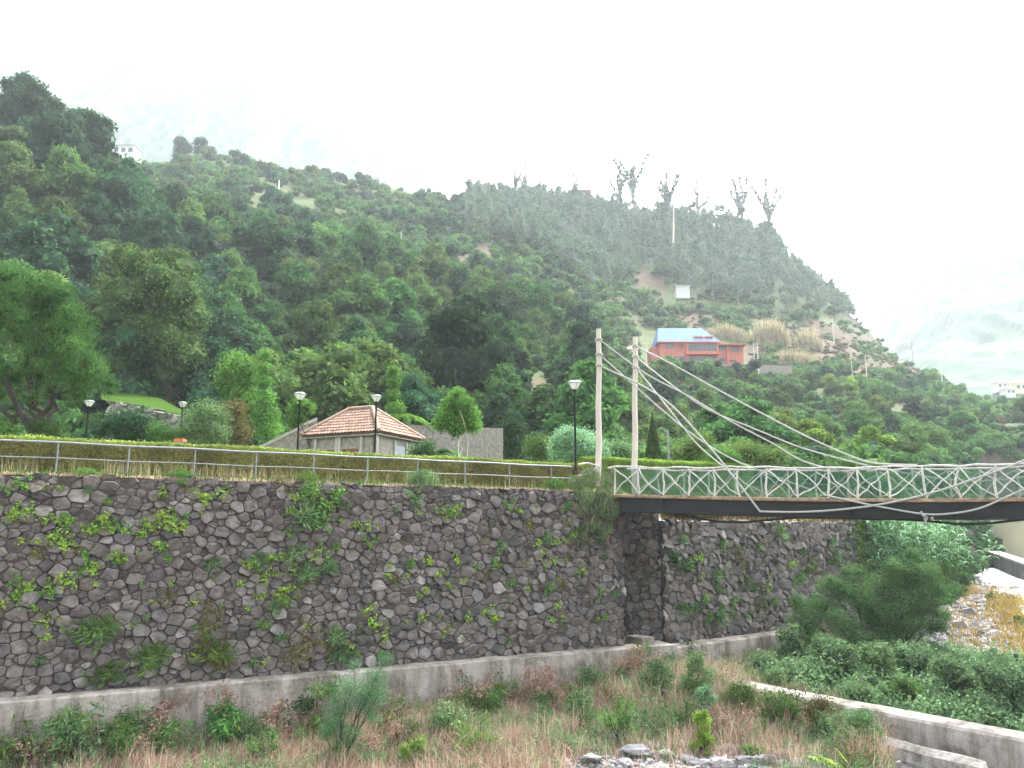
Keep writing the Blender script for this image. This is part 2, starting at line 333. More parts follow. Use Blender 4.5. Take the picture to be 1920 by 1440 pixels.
# ------------------------------------------------------------ terrain
def bedz(X, Y):
    X = np.asarray(X, float); Y = np.asarray(Y, float)
    mound = 1.0*np.exp(-(((X-8.6)/3.2)**2 + ((Y-38.5)/2.6)**2))
    return .2 + .25*np.clip((Y-26)/4, 0, 1)*np.clip((17-X)/4, 0, 1) + .03*np.clip(Y-30, 0, 130) + .35*fbm(X*.35, Y*.35, 3, 7) + mound
TAB = {
 -500: [(56,900),(66,830),(80,700),(100,540),(125,350),(155,190),(185,100),(240,60),(430,60),(520,90)],
 0: [(56,905),(66,865),(80,760),(100,630),(125,480),(155,345),(182,262),(215,300),(430,400),(520,450)],
 120: [(56,905),(66,865),(80,775),(100,650),(125,515),(155,380),(185,285),(220,310),(430,400),(520,430)],
 200: [(56,905),(66,855),(80,790),(100,690),(125,580),(155,480),(190,415),(240,380),(320,335),(430,302),(520,330)],
 400: [(56,905),(70,862),(82,800),(100,725),(125,635),(155,550),(190,470),(240,410),(320,345),(430,300),(520,340)],
 600: [(56,905),(70,858),(85,775),(100,715),(125,655),(155,590),(190,520),(240,450),(320,380),(430,335),(520,370)],
 800: [(56,905),(75,850),(88,770),(100,730),(125,675),(155,620),(190,560),(240,490),(320,415),(430,372),(520,410)],
 1000: [(56,905),(78,850),(90,775),(105,725),(125,700),(155,665),(190,620),(240,550),(320,470),(440,395),(520,420)],
 1130: [(56,905),(85,860),(100,800),(120,750),(155,725),(190,680),(240,628),(320,550),(450,405),(520,430)],
 1220: [(56,905),(90,870),(120,840),(150,790),(190,720),(222,692),(245,686),(260,672),(320,600),(460,415),(520,430)],
 1400: [(56,905),(90,872),(120,845),(155,790),(195,725),(222,694),(245,686),(260,680),(320,620),(460,432),(520,450)],
 1480: [(56,908),(90,876),(120,850),(160,790),(200,735),(225,700),(250,686),(320,625),(455,465),(520,480)],
 1600: [(56,910),(90,880),(120,855),(160,805),(200,760),(250,710),(320,655),(430,560),(520,600)],
 1750: [(56,930),(90,900),(120,872),(160,825),(200,780),(250,745),(300,718),(345,698),(420,720),(520,740)],
 1900: [(56,950),(90,920),(120,885),(160,840),(200,805),(250,783),(290,768),(360,790),(520,840)],
 2400: [(56,960),(120,900),(200,830),(300,800),(520,830)]}
YG = np.geomspace(56, 520, 120)
PXS = np.array(sorted(TAB)); TR = np.array([ratio(np.interp(np.log(YG), np.log([a for a, _ in TAB[k]]), [b for _, b in TAB[k]])) for k in PXS])
def hill_raw(X, Y):
    X = np.asarray(X, float); Y = np.asarray(Y, float); px = np.clip(PX(X, Y), -499, 2399)
    fi = np.interp(px, PXS, np.arange(len(PXS))); i = np.clip(fi.astype(int), 0, len(PXS)-2); f = fi-i
    fj = np.interp(np.log(np.clip(Y, 56, 520)), np.log(YG), np.arange(len(YG))); j = np.clip(fj.astype(int), 0, len(YG)-2); g = fj-j
    r = (TR[i, j]*(1-g)+TR[i, j+1]*g)*(1-f) + (TR[i+1, j]*(1-g)+TR[i+1, j+1]*g)*f
    z = CZ + r*Y
    amp = np.clip((Y-60)/60, 0, 1)*np.clip(Y*.02, .5, 6)
    return z + amp*fbm(X*.05, Y*.05, 4, 3)
def edge_px(Y): return np.interp(Y, [40, 56, 80, 110, 150, 175, 200, 260], [1560, 1612, 1690, 1765, 1840, 1990, 2350, 3000])
def hillz(X, Y):
    z = hill_raw(X, Y); X = np.asarray(X, float); Y = np.asarray(Y, float)
    dx = (PX(X, Y) - edge_px(Y))/F*Y          # metres right of the bank edge
    k = np.clip((dx+1.0)/5.0, 0, 1); k = k*k*(3-2*k)
    return z*(1-k) + (bedz(X, Y)-.6)*k
pxs = np.arange(-900, 2900, 14); YH = np.geomspace(56, 520, 190)
XX = GX(pxs[:, None], YH[None, :]); YY = np.broadcast_to(YH[None, :], XX.shape)
ZZ = hillz(XX, YY)
DRY = [(520,690,55,60,.5),(770,465,80,14,.5),(885,482,50,22,.5),(780,512,60,10,.4),(1010,760,70,70,.5),(1550,650,130,45,.4),(1680,700,120,30,.4),(1480,690,90,25,.35),(1230,520,60,30,.3),(1750,760,90,30,.4),(650,345,50,14,.6),(700,650,60,40,.3),(1480,790,50,40,.4),(1100,600,40,20,.3),(500,470,30,20,.3),(1330,600,120,20,.3)]
def screen_py(X, Y, Z):
    r = (Z-CZ)/Y; c = (r*CT-ST)/(CT+r*ST); return 720-F*c
PYS = screen_py(XX, YY, ZZ); PXX = PX(XX, YY); dryv = np.zeros_like(PYS)
for a, b_, sx, sy, k in DRY: dryv = np.maximum(dryv, k*np.exp(-((PXX-a)/sx)**2-((PYS-b_)/sy)**2))
mb = MB(); grid(mb, np.stack([XX, YY, ZZ], -1).transpose(1, 0, 2)); D = dryv.T; D = (D[:-1, :-1]).ravel()
mb.cq[0] = D + .28
hill = mb.build('hillside', M['hill'], smooth=True, kind='structure')
# river bed: one sheet out to the far slopes
gx = np.concatenate([np.linspace(-320, -50, 28), np.linspace(-48, 70, 160), np.linspace(74, 420, 40)]); gy = np.concatenate([np.linspace(-60, 18, 20), np.linspace(19, 60, 110), np.geomspace(61, 330, 60)])
BX, BY = np.meshgrid(gx, gy); BZ = bedz(BX, BY)
mb = MB(); grid(mb, np.stack([BX, BY, BZ], -1)); mb.build('riverbed_ground', M['bed'], smooth=True, kind='structure')
# far mountains
def mountain(name, tab, Ys, amp, seed, x0, x1):
    ks = np.array(sorted(tab)); px = np.arange(x0, x1, 6); out = []
    YM = np.linspace(Ys[0], Ys[-1], 150); rr = np.array([np.interp(YM, Ys, ratio(tab[k])) for k in ks])
    X = GX(px[:, None], YM[None, :]); Yb = np.broadcast_to(YM[None, :], X.shape)
    r = np.stack([np.interp(px, ks, rr[:, j]) for j in range(len(YM))], 1)
    rd = 1-2*np.abs(fbm(X*.007, Yb*.0022, 5, seed)); rd2 = fbm(X*.02, Yb*.02, 5, seed+9)+.5*fbm(X*.07, Yb*.05, 3, seed+5)
    Z = CZ + r*Yb + amp*np.clip((Yb-Ys[1])/(Ys[2]-Ys[1]), .15, 1)*((rd-.8)*2.4 + rd2*1.0)
    mb = MB(); grid(mb, np.stack([X, Yb, Z], -1).transpose(1, 0, 2)); mb.cq[0][:] = .45
    mb.build(name, M['mount'], smooth=False, kind='structure')
mountain('far_mountain', {-700:(560,420,120,60,120), -100:(560,420,200,90,150), 60:(560,420,230,140,200), 250:(560,420,250,140,220), 430:(560,450,300,165,260), 485:(560,460,330,225,300), 600:(560,470,330,232,290), 690:(560,480,360,262,330), 780:(570,500,440,345,400), 860:(580,520,470,390,450), 1000:(600,560,520,460,520), 1300:(700,650,600,560,600)}, (640, 780, 1020, 1220, 1400), 34, 21, -700, 1200)
mountain('right_mountain', {1400:(800,790,770,760,770), 1640:(800,770,690,650,700), 1740:(800,755,640,560,620), 1800:(800,750,600,490,560), 1900:(800,745,560,455,520), 2100:(800,740,520,380,450), 2600:(800,720,450,300,380)}, (420, 520, 950, 1250, 1450), 24, 33, 1400, 2700)

# ------------------------------------------------------------ river wall (dry-laid basalt)
WD = np.array([1.796, 1.0]); WD /= np.linalg.norm(WD)
W0 = np.array([GX(0, 28.5), 28.5])
def wall_at(px):   # point of the wall line in the direction of column px
    k = (px-960)/F/1.0173; t = (k*W0[1]-W0[0])/(WD[0]-k*WD[1]); return W0 + WD*t
ZB, ZT = 2.45, 10.1
def stones(mb, a, b, z0, z1, cw, ch, seed, proud=.15, gap=.008):
    """irregular stones (Voronoi cells of a jittered bond) set into the face a-b; normal is to the right-hand side of a->b"""
    r = np.random.default_rng(seed); a = np.array(a, float); b = np.array(b, float); L = np.linalg.norm(b-a); d = (b-a)/L; n = np.array([d[1], -d[0]])
    zt0, zt1 = np.broadcast_to(z1, 2); H = max(zt0, zt1)-z0; S = []
    asp = cw/ch*.92; area = (L+2*cw)*(H+2*ch)*asp; nt_c = int(area/(cw*cw)*9); rad_c = np.sort(cw*np.clip(np.exp(r.normal(size=nt_c)*.42-.12), .36, 2.3)*.5)[::-1]
    cs = np.column_stack([r.uniform(-cw, L+cw, nt_c), r.uniform(-ch, H+ch, nt_c)*asp]); Q = np.zeros((nt_c, 2)); RQ = np.zeros(nt_c); m0 = 0
    for k in range(nt_c):
        if m0 and (((Q[:m0]-cs[k])**2).sum(1) < (.80*(RQ[:m0]+rad_c[k]))**2).any(): continue
        Q[m0] = cs[k]; RQ[m0] = rad_c[k]; m0 += 1
    Q = Q[:m0]; RQ = RQ[:m0]; S = Q/np.array([1, asp])
    for i in range(len(S)):
        if not (-cw < S[i, 0] < L+cw and -ch*.4 < S[i, 1] < H+ch*.5): continue
        dd = ((Q-Q[i])**2).sum(1); nb = np.argsort(dd)[1:21]; poly = [np.array([-2, -2.]), np.array([2, -2.]), np.array([2, 2.]), np.array([-2, 2.])]
        for j in nb:
            dv = (Q[j]-Q[i]); ln = np.linalg.norm(dv); o = dv*(.5+.75*(RQ[i]/(RQ[i]+RQ[j])-.5))*(1-gap*2/ln); out_ = []
            for k in range(len(poly)):
                p, q = poly[k], poly[(k+1) % len(poly)]; dp = (p-o)@dv; dq = (q-o)@dv
                if dp <= 0: out_.append(p)
                if dp*dq < 0: out_.append(p+(q-p)*dp/(dp-dq))
            poly = out_
            if len(poly) < 3: break
        if len(poly) < 3: continue
        poly = (np.array(poly)+Q[i])/np.array([1, asp])
        # cut corners once, then resample the outline with a little wobble
        c = []
        for k in range(len(poly)):
            p, q = poly[k], poly[(k+1) % len(poly)]; c += [p*.86+q*.14, p*.14+q*.86]
        poly = np.array(c); ctr = poly.mean(0); nn = 14
        pts = poly; nn = len(poly)
        pts = ctr + (pts-ctr)*(1+r.normal(size=(nn, 1))*.035)
        sz = (pts-ctr).std(); tl = r.normal(size=2)*.30; pr = proud*r.uniform(.45, 1.1)*min(1, sz/.17)
        rings = []
        for sc, dep in ((1.0, -.10), (.985, pr*.4), (.89, pr*.85), (.55, pr*1.0)):
            p = ctr+(pts-ctr)*sc; dz = dep + (((p-ctr)@tl) if dep > 0 else 0) + np.repeat(r.normal(size=nn//2), 2)*.014*(dep > 0)
            rings.append(np.column_stack([p, dz]))
        V = np.vstack(rings+[np.array([[ctr[0], ctr[1], pr*1.0]])])
        s_, h_, dp_ = V[:, 0], V[:, 1], V[:, 2]; f_ = np.clip(s_/L, -.02, 1.02)
        zmax = zt0+(zt1-zt0)*np.clip(s_/L, 0, 1); zz = np.minimum(z0+h_, zmax+r.uniform(-.12, .06)); zz = np.maximum(zz, z0-.2)
        sc_ = np.clip(s_, -.02, L+.02)
        P3 = np.column_stack([a[0]+d[0]*sc_+n[0]*dp_, a[1]+d[1]*sc_+n[1]*dp_, zz])
        q = [[k*nn+m_, k*nn+(m_+1) % nn, (k+1)*nn+(m_+1) % nn, (k+1)*nn+m_] for k in range(3) for m_ in range(nn)]
        t = [[3*nn+m_, 3*nn+(m_+1) % nn, 4*nn] for m_ in range(nn)]
        tint = np.clip(r.beta(2, 2.6), 0, 1) if r.random() > .03 else 1.0
        mb.add(P3, q, t, tint=tint)
def stone_wall(name, a, b, z0, z1, cw, ch, seed, label, thick=1.2, **kw):
    root = empty(name, (*(np.array(a)+np.array(b))/2, z0), label=label, cat='stone wall')
    mb = MB(); stones(mb, a, b, z0, z1, cw, ch, seed, **kw); child(mb, 'stone_facing', M['stone'], root, smooth=False)
    mb = MB(); zt = np.broadcast_to(z1, 2)-.08; prism(mb, a, b, thick, z0-2.2, zt); child(mb, 'wall_core', M['crevice'], root)
    return root
wa, wb = wall_at(-260), wall_at(1166)
c1 = np.array([GX(1236, 44.6), 44.6]); c2 = np.array([GX(1614, 57), 57.0])
c3 = c2 + np.array([1.2, 7.0]); wbr = wb + np.array([-WD[1], WD[0]])*4.6 - WD*.3  # wbr: abutment set back in a recess deepened to darken the bridge end
stone_wall('stone_wall', wa, wb, ZB, ZT, .315, .235, 1, 'long dark basalt stone wall dotted with yellow green plants left of the footbridge')
stone_wall('stone_wall', wbr, c1, ZB-.3, (ZT-.15, 9.3), .36, .26, 2, 'short brownish stone abutment wall in the shade under the footbridge end')
stone_wall('stone_wall', c1, c2, ZB-.3, (8.75, 8.75), .36, .27, 3, 'stone wall overgrown with creepers receding behind the footbridge to the reeds', thick=1.0)
stone_wall('stone_wall', c2, c3, ZB-.3, (8.75, 8.75), .5, .4, 4, 'end return of the receding stone wall beside the green creeper', thick=1.0)
# ------------------------------------------------------------ garden ground on top of the wall
def wline(px):
    px = np.atleast_1d(px); o = []
    for p in px:
        if p <= 1166: w = wall_at(p); z = ZT-.02
        elif p <= 1236: f = (p-1166)/70; w = wb+(c1-wb)*f+(wbr-wb)*(1-f)*.0; z = ZT-.12+(9.2-ZT+.12)*f
        else:
            k = (p-960)/F/1.0173; dd = c2-c1; t = (k*c1[1]-c1[0])/(dd[0]-k*dd[1]); w = c1+dd*t; z = 8.7
        o.append([w[0], w[1], z])
    return np.array(o)
gp = np.arange(-280, 1612, 8); wl = wline(gp); rows = []
ss = np.concatenate([np.linspace(0, .3, 9), np.linspace(.34, 1, 12)])
for s in ss:
    Yt = wl[:, 1] + .12 + (58-wl[:, 1])*s; X = GX(gp, Yt)
    zt = hill_raw(GX(gp, np.full(len(gp), 58.)), np.full(len(gp), 58.))
    zz = wl[:, 2] + (zt-wl[:, 2])*s
    # embankment behind the lower wall: rises to garden level in four metres
    dm = np.clip((Yt-wl[:, 1])/3.5, 0, 1); zz = np.where(gp > 1200, wl[:, 2]+(np.maximum(10.3+.06*(Yt-45), wl[:, 2])-wl[:, 2])*dm, zz)
    if s == 1: zz = zt - .05
    zz = zz + .06*fbm(X*1.3, Yt*1.3, 3, 5)
    rows.append(np.stack([X, Yt, zz], -1))
GARD = np.array(rows)
mb = MB(); grid(mb, GARD); mb.cq[0] = np.where(np.repeat(np.arange(len(ss)-1), len(gp)-1) < 3, .6, .3)
mb.build('garden_ground', M['garden'], smooth=True, kind='structure')
def gardz(X, Y):
    p = float(PX(X, Y)); w = wline(p)[0]; s = np.clip((Y-w[1]-.12)/(58-w[1]), 0, 1)
    i = int(np.clip((p-gp[0])/8, 0, len(gp)-1)); return float(np.interp(s, ss, GARD[:, i, 2]))
def gz(X, Y): return gardz(X, Y) if Y < 58 else float(hillz(X, Y))

# ------------------------------------------------------------ concrete footing at the wall's foot, low weir wall, far river walls
def footing(name, a, b, w, z0, zt, label, cap=.12, m='concrete'):
    d = (b-a)/np.linalg.norm(b-a); n = np.array([d[1], -d[0]])
    root = empty(name, (*(a+b)/2, 0), label=label, cat='concrete ledge')
    ts = np.linspace(0, 1, 90); L = np.linalg.norm(b-a); r = np.random.default_rng(4)
    nz = fbm(ts*L*.9, ts*0+2, 4, 8)
    V = []
    for dist, z in ((w+.02, z0), (w, zt-.55), (w-.02, zt-.06), (w-.08, zt), (.25, zt+.03), (-.4, zt+.04)):
        p = a[None]+(b-a)[None]*ts[:, None]+n[None]*(dist + (nz*.10*(z < zt-.01))[:, None])
        V.append(np.column_stack([p, np.full(len(ts), z)+nz*.09*(z > z0)]))
    mb = MB(); grid(mb, np.array(V)[:, ::-1][:, ::-1]); o = child(mb, 'ledge_body', M[m], root, smooth=False)
    return root
fa = wall_at(-260); fb = wall_at(1190)
footing('concrete_ledge', fa, fb, .75, -.6, ZB+.02, 'long weathered concrete ledge along the foot of the stone wall')
nrm = np.array([WD[1], -WD[0]])
fc = np.array([GX(1215, 43.0), 43.0]); fd = np.array([GX(1470, 50.5), 50.5])
footing('concrete_ledge', fc+np.array([0, -.2]), fd, .5, -.6, ZB-.25, 'shaded concrete ledge under the overgrown wall beyond the footbridge')
root = empty('footing_block', (*(fb+np.array([.6, .2])), 0), label='rough concrete block filling the corner between the two wall ledges', cat='concrete block'); mb = MB()
box(mb, (fb[0]+.75, fb[1]+.7, .9), (2.0, 1.9, 3.1), .35); box(mb, (fb[0]+.2, fb[1]+.6, 2.65), (.8, 1.3, .35), .6); child(mb, 'block_body', M['concrete'], root)
# low rounded wall in the river bed
a = np.array([GX(1395, 38.0), 38.0]); b = np.array([GX(1905, 28.4), 28.4]); d = (b-a)/np.linalg.norm(b-a); n = np.array([d[1], -d[0]])
root = empty('river_wall', (*(a+b)/2, .3), label='low concrete river wall with rounded worn top running into the right foreground', cat='concrete wall')
ts = np.linspace(0, 1, 60); L = np.linalg.norm(b-a); nz = fbm(ts*L*.8, ts*0+5, 4, 3); V = []
prof = [(1.0, -.6), (.98, .3), (.97, .8), (.93, 1.06), (.85, 1.15), (.45, 1.19), (.1, 1.2), (-.14, 1.17), (-.2, 1.08), (-.22, -.6)]
for w, z in prof:
    V.append(np.column_stack([a[None]+(b-a)[None]*ts[:, None]+n[None]*(w+nz[:, None]*.04+.03*fbm(ts*L*6+z*9, ts*0+w*7, 3, 4)[:, None]), z+.2+nz*.04+.03*fbm(ts*L*5, ts*0+w*9, 3, 6)*(z > 0)]))
mb = MB(); grid(mb, np.array(V)); 
for e in (0, -1):
    ring = np.array(V)[:, e]; mb.add(np.vstack([ring, ring.mean(0)]), t=[[k, k+1, len(prof)] for k in range(len(prof)-1)])
child(mb, 'wall_body', M['concrete'], root, smooth=False)
# broken slab beside it
r0 = empty('concrete_slab', (*P(1740, 1410, 28.8)[:2], .5), label='broken pale concrete slab lying before the end of the low river wall', cat='concrete slab')
mb = MB(); pA = P(1630, 1385, 30.5); pB = P(1850, 1440, 27.4)
pts = np.linspace(0, 1, 14); up = []
for s in pts:
    c = pA+(pB-pA)*s; c[2] = .95-.15*s
    up.append(c + np.array([0, 0, .02*math.sin(s*9)]))
up = np.array(up); nd = np.array([-.25, -.6, 0])
V = np.array([up+np.array([0, .35, -.02]), up, up+nd*.7+np.array([0, 0, -.15]), up+nd+np.array([0, 0, -.5]), up+nd+np.array([0, 0, -1.2])])
grid(mb, V[::-1]); child(mb, 'slab_body', M['slab'], r0, smooth=False)

def qwall(name, pA, pB, YA, YB, pyA, pyB, zb, th, m, label, cat='concrete wall'):
    A = P(pA, pyA, YA); B = P(pB, pyB, YB); mb = MB(); prism(mb, A, B, th, zb, (A[2], B[2]))
    root = empty(name, (*(A[:2]+B[:2])/2, zb), label=label, cat=cat); child(mb, 'wall_body', M[m], root)
    mb = MB(); prism(mb, A+np.array([-.05, -.12, 0]), B+np.array([.05, -.12, 0]), th+.2, (A[2]+.003, B[2]+.003), (A[2]+.25, B[2]+.25)); child(mb, 'coping', M['concrete_light' if m != 'concrete_dark' else 'concrete'], root)
qwall('river_wall', 1735, 1849, 150, 146, 984, 984, 1.0, 1.0, 'concrete', 'tall plain grey concrete wall beyond the reeds under the bridge')
qwall('river_wall', 1851, 2120, 142, 122, 974, 958, 1.0, .8, 'cream', 'cream coloured wall beside the river at the right edge', 'rendered wall')
qwall('river_wall', 1850, 2060, 124, 66, 1036, 1112, 1.0, 1.5, 'concrete_dark', 'low dark concrete bank wall beside the white rapids at the right edge')

# ------------------------------------------------------------ river water
pts = [(1745,1030,2.5),(1790,1042,4),(1850,1052,6),(1905,1078,5.5),(1960,1110,5),(2080,1180,5)]
V = []; 
for k, (px, py, hw) in enumerate(pts):
    rr = float(ratio(py)); Y = (CZ-.15)/(-rr)
    for _ in range(8): X = GX(px, Y); Y = (CZ-float(.2+.03*np.clip(Y-30, 0, 130))-.2)/(-rr)
    V.append((GX(px, Y), Y, .42+.03*np.clip(Y-30, 0, 130), hw))
V = np.array(V); tt = np.linspace(0, len(V)-1, 60); C_ = np.stack([np.interp(tt, np.arange(len(V)), V[:, i]) for i in range(4)], 1)
Tn = np.gradient(C_[:, :2], axis=0); Tn /= np.linalg.norm(Tn, axis=1)[:, None]; Nn = np.stack([-Tn[:, 1], Tn[:, 0]], 1)
rowsW = []
for s in np.linspace(-1, 1, 15):
    p = C_[:, :2]+Nn*(C_[:, 3:4]*s); rowsW.append(np.column_stack([p, C_[:, 2] + .35*fbm(p[:, 0]*.7, p[:, 1]*.7, 4, 2) + .1 - .25*abs(s)**3]))
mb = MB(); grid(mb, np.array(rowsW)); mb.build('river_water', M['water'], smooth=True, kind='structure')
#--VEG--
# ------------------------------------------------------------ footbridge
u = np.array([.892, -.452]); pn = np.array([.452, .892]); BWID = 1.75
S0 = np.array([GX(1152, 40.6), 40.6]); F0 = S0 + pn*BWID
LB = 30.0
def dz_(s): return 9.96 - .52*np.sin(np.clip(np.asarray(s, float)/36, 0, 1)*math.pi)**1
def bp(s, off=0, h=0): 
    p = S0 + u*s + pn*off; return np.array([p[0], p[1], float(dz_(s))+h])
br = empty('footbridge', (S0[0], S0[1], 9.9), label='rustic footbridge with peeled branch railings, green netting and dark steel girders', cat='footbridge')
ss_ = np.linspace(.1, LB, 40)
mb = MB()
k = 0; s = .1
while s < LB:                                  # cross planks
    w = random.uniform(.17, .23); c = bp(s+w/2, BWID/2, -.045); box(mb, c+np.array([0, 0, random.uniform(-.008, .008)]), (w-.015, BWID+.32+random.uniform(-.1, .1), .07), math.atan2(u[1], u[0])+random.uniform(-.015, .015), tint=random.random()); s += w
child(mb, 'deck', M['plank'], br)
for off in (-.05, BWID+.05):
    mb = MB(); tube(mb, [bp(x, off, -.06)+np.array([0, 0, -.05]) for x in ss_], .075, 6, tint=.7); child(mb, 'edge_log', M['plank'], br, smooth=True)
    oo = off + (.12 if off < 0 else -.12)
    mb = MB()
    V = []
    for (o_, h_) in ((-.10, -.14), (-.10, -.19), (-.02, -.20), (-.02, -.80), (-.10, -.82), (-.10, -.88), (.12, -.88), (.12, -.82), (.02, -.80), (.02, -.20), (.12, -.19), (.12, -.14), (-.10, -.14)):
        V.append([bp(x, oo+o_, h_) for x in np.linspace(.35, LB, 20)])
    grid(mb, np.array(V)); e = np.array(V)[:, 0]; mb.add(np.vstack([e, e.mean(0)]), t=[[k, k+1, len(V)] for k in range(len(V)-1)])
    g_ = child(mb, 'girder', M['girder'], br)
for x in np.arange(2.5, LB, 4.2):
    mb = MB(); c = bp(x, BWID/2, -.5); box(mb, c, (.1, BWID-.3, .55), math.atan2(u[1], u[0])); 
    for off in (-.02, BWID+.02): 
        c = bp(x, off, -.5); box(mb, c, (.09, .12, .6), math.atan2(u[1], u[0]))
    child(mb, 'cross_beam', M['girder'], br)
r_ = np.random.default_rng(3)
def wob(p, q, n=6, a=.035):
    t = np.linspace(0, 1, n)[:, None]; w = p+(q-p)*t; j = r_.normal(size=(n, 3))*a; j[0] = j[-1] = 0
    bend = r_.normal(size=3)*a*1.6; return w+j*.5+np.sin(t*math.pi)*bend
HR = 1.30
for off, ph, full in ((-.02, .0, 1), (BWID+.02, .65, .8)):
    # handrail in overlapping crooked poles
    x = -.1 if off < 0 else .3
    while x < LB-.5:
        l = r_.uniform(3.2, 4.6); mb = MB(); n = 9; xs = np.linspace(x-.15, min(x+l, LB), n)
        pts = np.array([bp(v, off, HR+.05) for v in xs]); pts[:, 2] += r_.normal(size=n)*.022 + np.sin(np.linspace(0, 5, n)+x)*.03; pts[:, :2] += pn*r_.normal(size=(n, 1))*.02
        tube(mb, pts, np.linspace(.055, .038, n), 6); child(mb, 'handrail', M['peeled'], br, smooth=True); x += l
    x = .05+ph if off < 0 else .5; prev = None
    while x < LB-1:
        lean = r_.normal()*.07
        mb = MB(); tube(mb, wob(bp(x, off, -.06), bp(x+lean, off, HR+.06)), [.052, .047, .05, .044, .043, .04], 6); child(mb, 'post', M['peeled'], br, smooth=True)
        if prev is not None:
            m_ = (x-prev); 
            for sgn in ((1, -1) if r_.random() < .93 else (1,)):
                p_, q_ = (bp(prev+.04, off+.05*sgn, .06+abs(r_.normal())*.05), bp(x-.04, off+.05*sgn, HR-.06-abs(r_.normal())*.08))
                if sgn < 0: p_, q_ = (bp(prev+.04, off-.05, HR-.05), bp(x-.04, off-.05, .06))
                mb = MB(); tube(mb, wob(p_, q_, 7, .05), np.linspace(.037, .022, 7), 5); child(mb, 'brace', M['peeled'], br, smooth=True)
        prev = x; x += r_.uniform(1.18, 1.42)
    V = np.array([[bp(v, off+(.09 if off < 0 else -.09), h) for v in np.linspace(-.5 if off < 0 else .3, LB, 50)] for h in np.linspace(.0, HR-.02, 6)])
    V[:, :, 1] += .02*np.sin(np.arange(50)*1.3)[None]; mb = MB(); grid(mb, V); child(mb, 'netting', M['net'], br, smooth=True)
# pylons
def pyl(px, pyt, pyb, Y, r0=.165):
    B = P(px, pyb, Y); T_ = P(px+1, pyt, Y); mb = MB(); n = 14; t = np.linspace(0, 1, n)[:, None]; pts = B*(1-t)+T_*t; pts[:, 0] += .02*np.sin(np.arange(n)*1.1+px); pts[:, 0] = np.where(np.arange(n) > 0, pts[:, 0], pts[:, 0])
    tube(mb, pts, np.linspace(r0, r0*.8, n), 10); o = child(mb, 'pylon', M['pylon'], br, smooth=True)
    return pts, o
pyN = S0 + np.array([-.9, .3]); YN = pyN[1]; pts1, o1 = pyl(1122, 617, 912, 40.8); pts2, o2 = pyl(1190, 632, 925, 42.6)
for pts_, offs in ((pts1, (.55, 1.35, 1.95)), (pts2, (.5, 1.1, 1.7))):
    for h in offs:
        c = pts_[-1]-np.array([0, 0, h]); mb = MB()
        tube(mb, [c+np.array([.17*math.cos(a), .17*math.sin(a), .03*math.sin(3*a)]) for a in np.linspace(0, 2*math.pi, 17)], .035, 5); tube(mb, [c+np.array([.165*math.cos(a), .165*math.sin(a), -.07]) for a in np.linspace(0, 2*math.pi, 17)], .03, 5)
        child(mb, 'rope_lashing', M['cable'], br, smooth=True)
# little struts joining wall rail and first pylon
mb = MB(); tube(mb, [P(1085, 871, 40.2), P(1100, 868, 40.4), P(1124, 874, 40.6)], .045, 5); child(mb, 'handrail', M['peeled'], br, smooth=True)
mb = MB(); tube(mb, [P(1083, 893, 40.2), P(1105, 887, 40.4), P(1122, 874, 40.55)], .04, 5); child(mb, 'brace', M['peeled'], br, smooth=True)
NS = S0 - pn*.22; FS = S0 + pn*(BWID+.22); MS = S0+pn*.12
def cab(pts, S, start=None, r=.038, name='suspension_cable'):
    Q = [onplane(a, b, S, u) for a, b in pts]
    if start is not None: Q = [start]+Q
    Q = np.array(Q); t = np.arange(len(Q)); tt = np.linspace(0, len(Q)-1, len(Q)*6)
    # Catmull-Rom through the points
    def cr(i, f):
        a, b, c, d = Q[max(i-1, 0)], Q[i], Q[min(i+1, len(Q)-1)], Q[min(i+2, len(Q)-1)]
        return .5*((2*b)+(-a+c)*f+(2*a-5*b+4*c-d)*f*f+(-a+3*b-3*c+d)*f**3)
    C = np.array([cr(int(min(v, len(Q)-1.001)), v-int(min(v, len(Q)-1.001))) for v in tt]); mb = MB(); tube(mb, C, r*1.12, 6); child(mb, name, M['cable'], br, smooth=True)
def top(pts_, h): return pts_[-1]-np.array([0, 0, h])
cab([(1240,745),(1330,838),(1425,959)], NS, top(pts1, 1.95), .045)
cab([(1425,959),(1500,960),(1580,955),(1660,944),(1740,926),(1830,897),(1925,861),(2050,800)], NS, None, .045)
cab([(1195,728),(1250,776),(1300,816),(1360,854),(1430,885),(1520,918)], MS, top(pts1, 1.35), .034)
cab([(1210,700),(1290,742),(1370,790),(1450,832),(1510,866),(1600,888)], MS, top(pts1, .55), .034)
cab([(1260,683),(1330,722),(1430,776),(1520,822),(1600,857),(1645,869),(1720,872)], FS, top(pts2, .5), .042)
cab([(1262,724),(1330,769),(1410,802),(1490,835),(1560,856),(1650,878),(1760,897),(1850,902),(1925,894)], FS, top(pts2, 1.1), .036)
cab([(1255,768),(1300,825),(1340,862),(1400,908),(1450,930)], FS, top(pts2, 1.7), .036)
cab([(1545,928),(1600,940),(1660,952),(1735,964),(1790,962),(1840,952),(1895,928),(1925,915)], NS, None, .04)
mb = MB(); c = onplane(1737, 972, NS, u); 
for k in range(14): rock(mb, c+r_.normal(size=3)*.09, (.08, .06, .08), k, tint=.5, sub=ico(0))
child(mb, 'rope_knot', M['cable'], br, smooth=True)
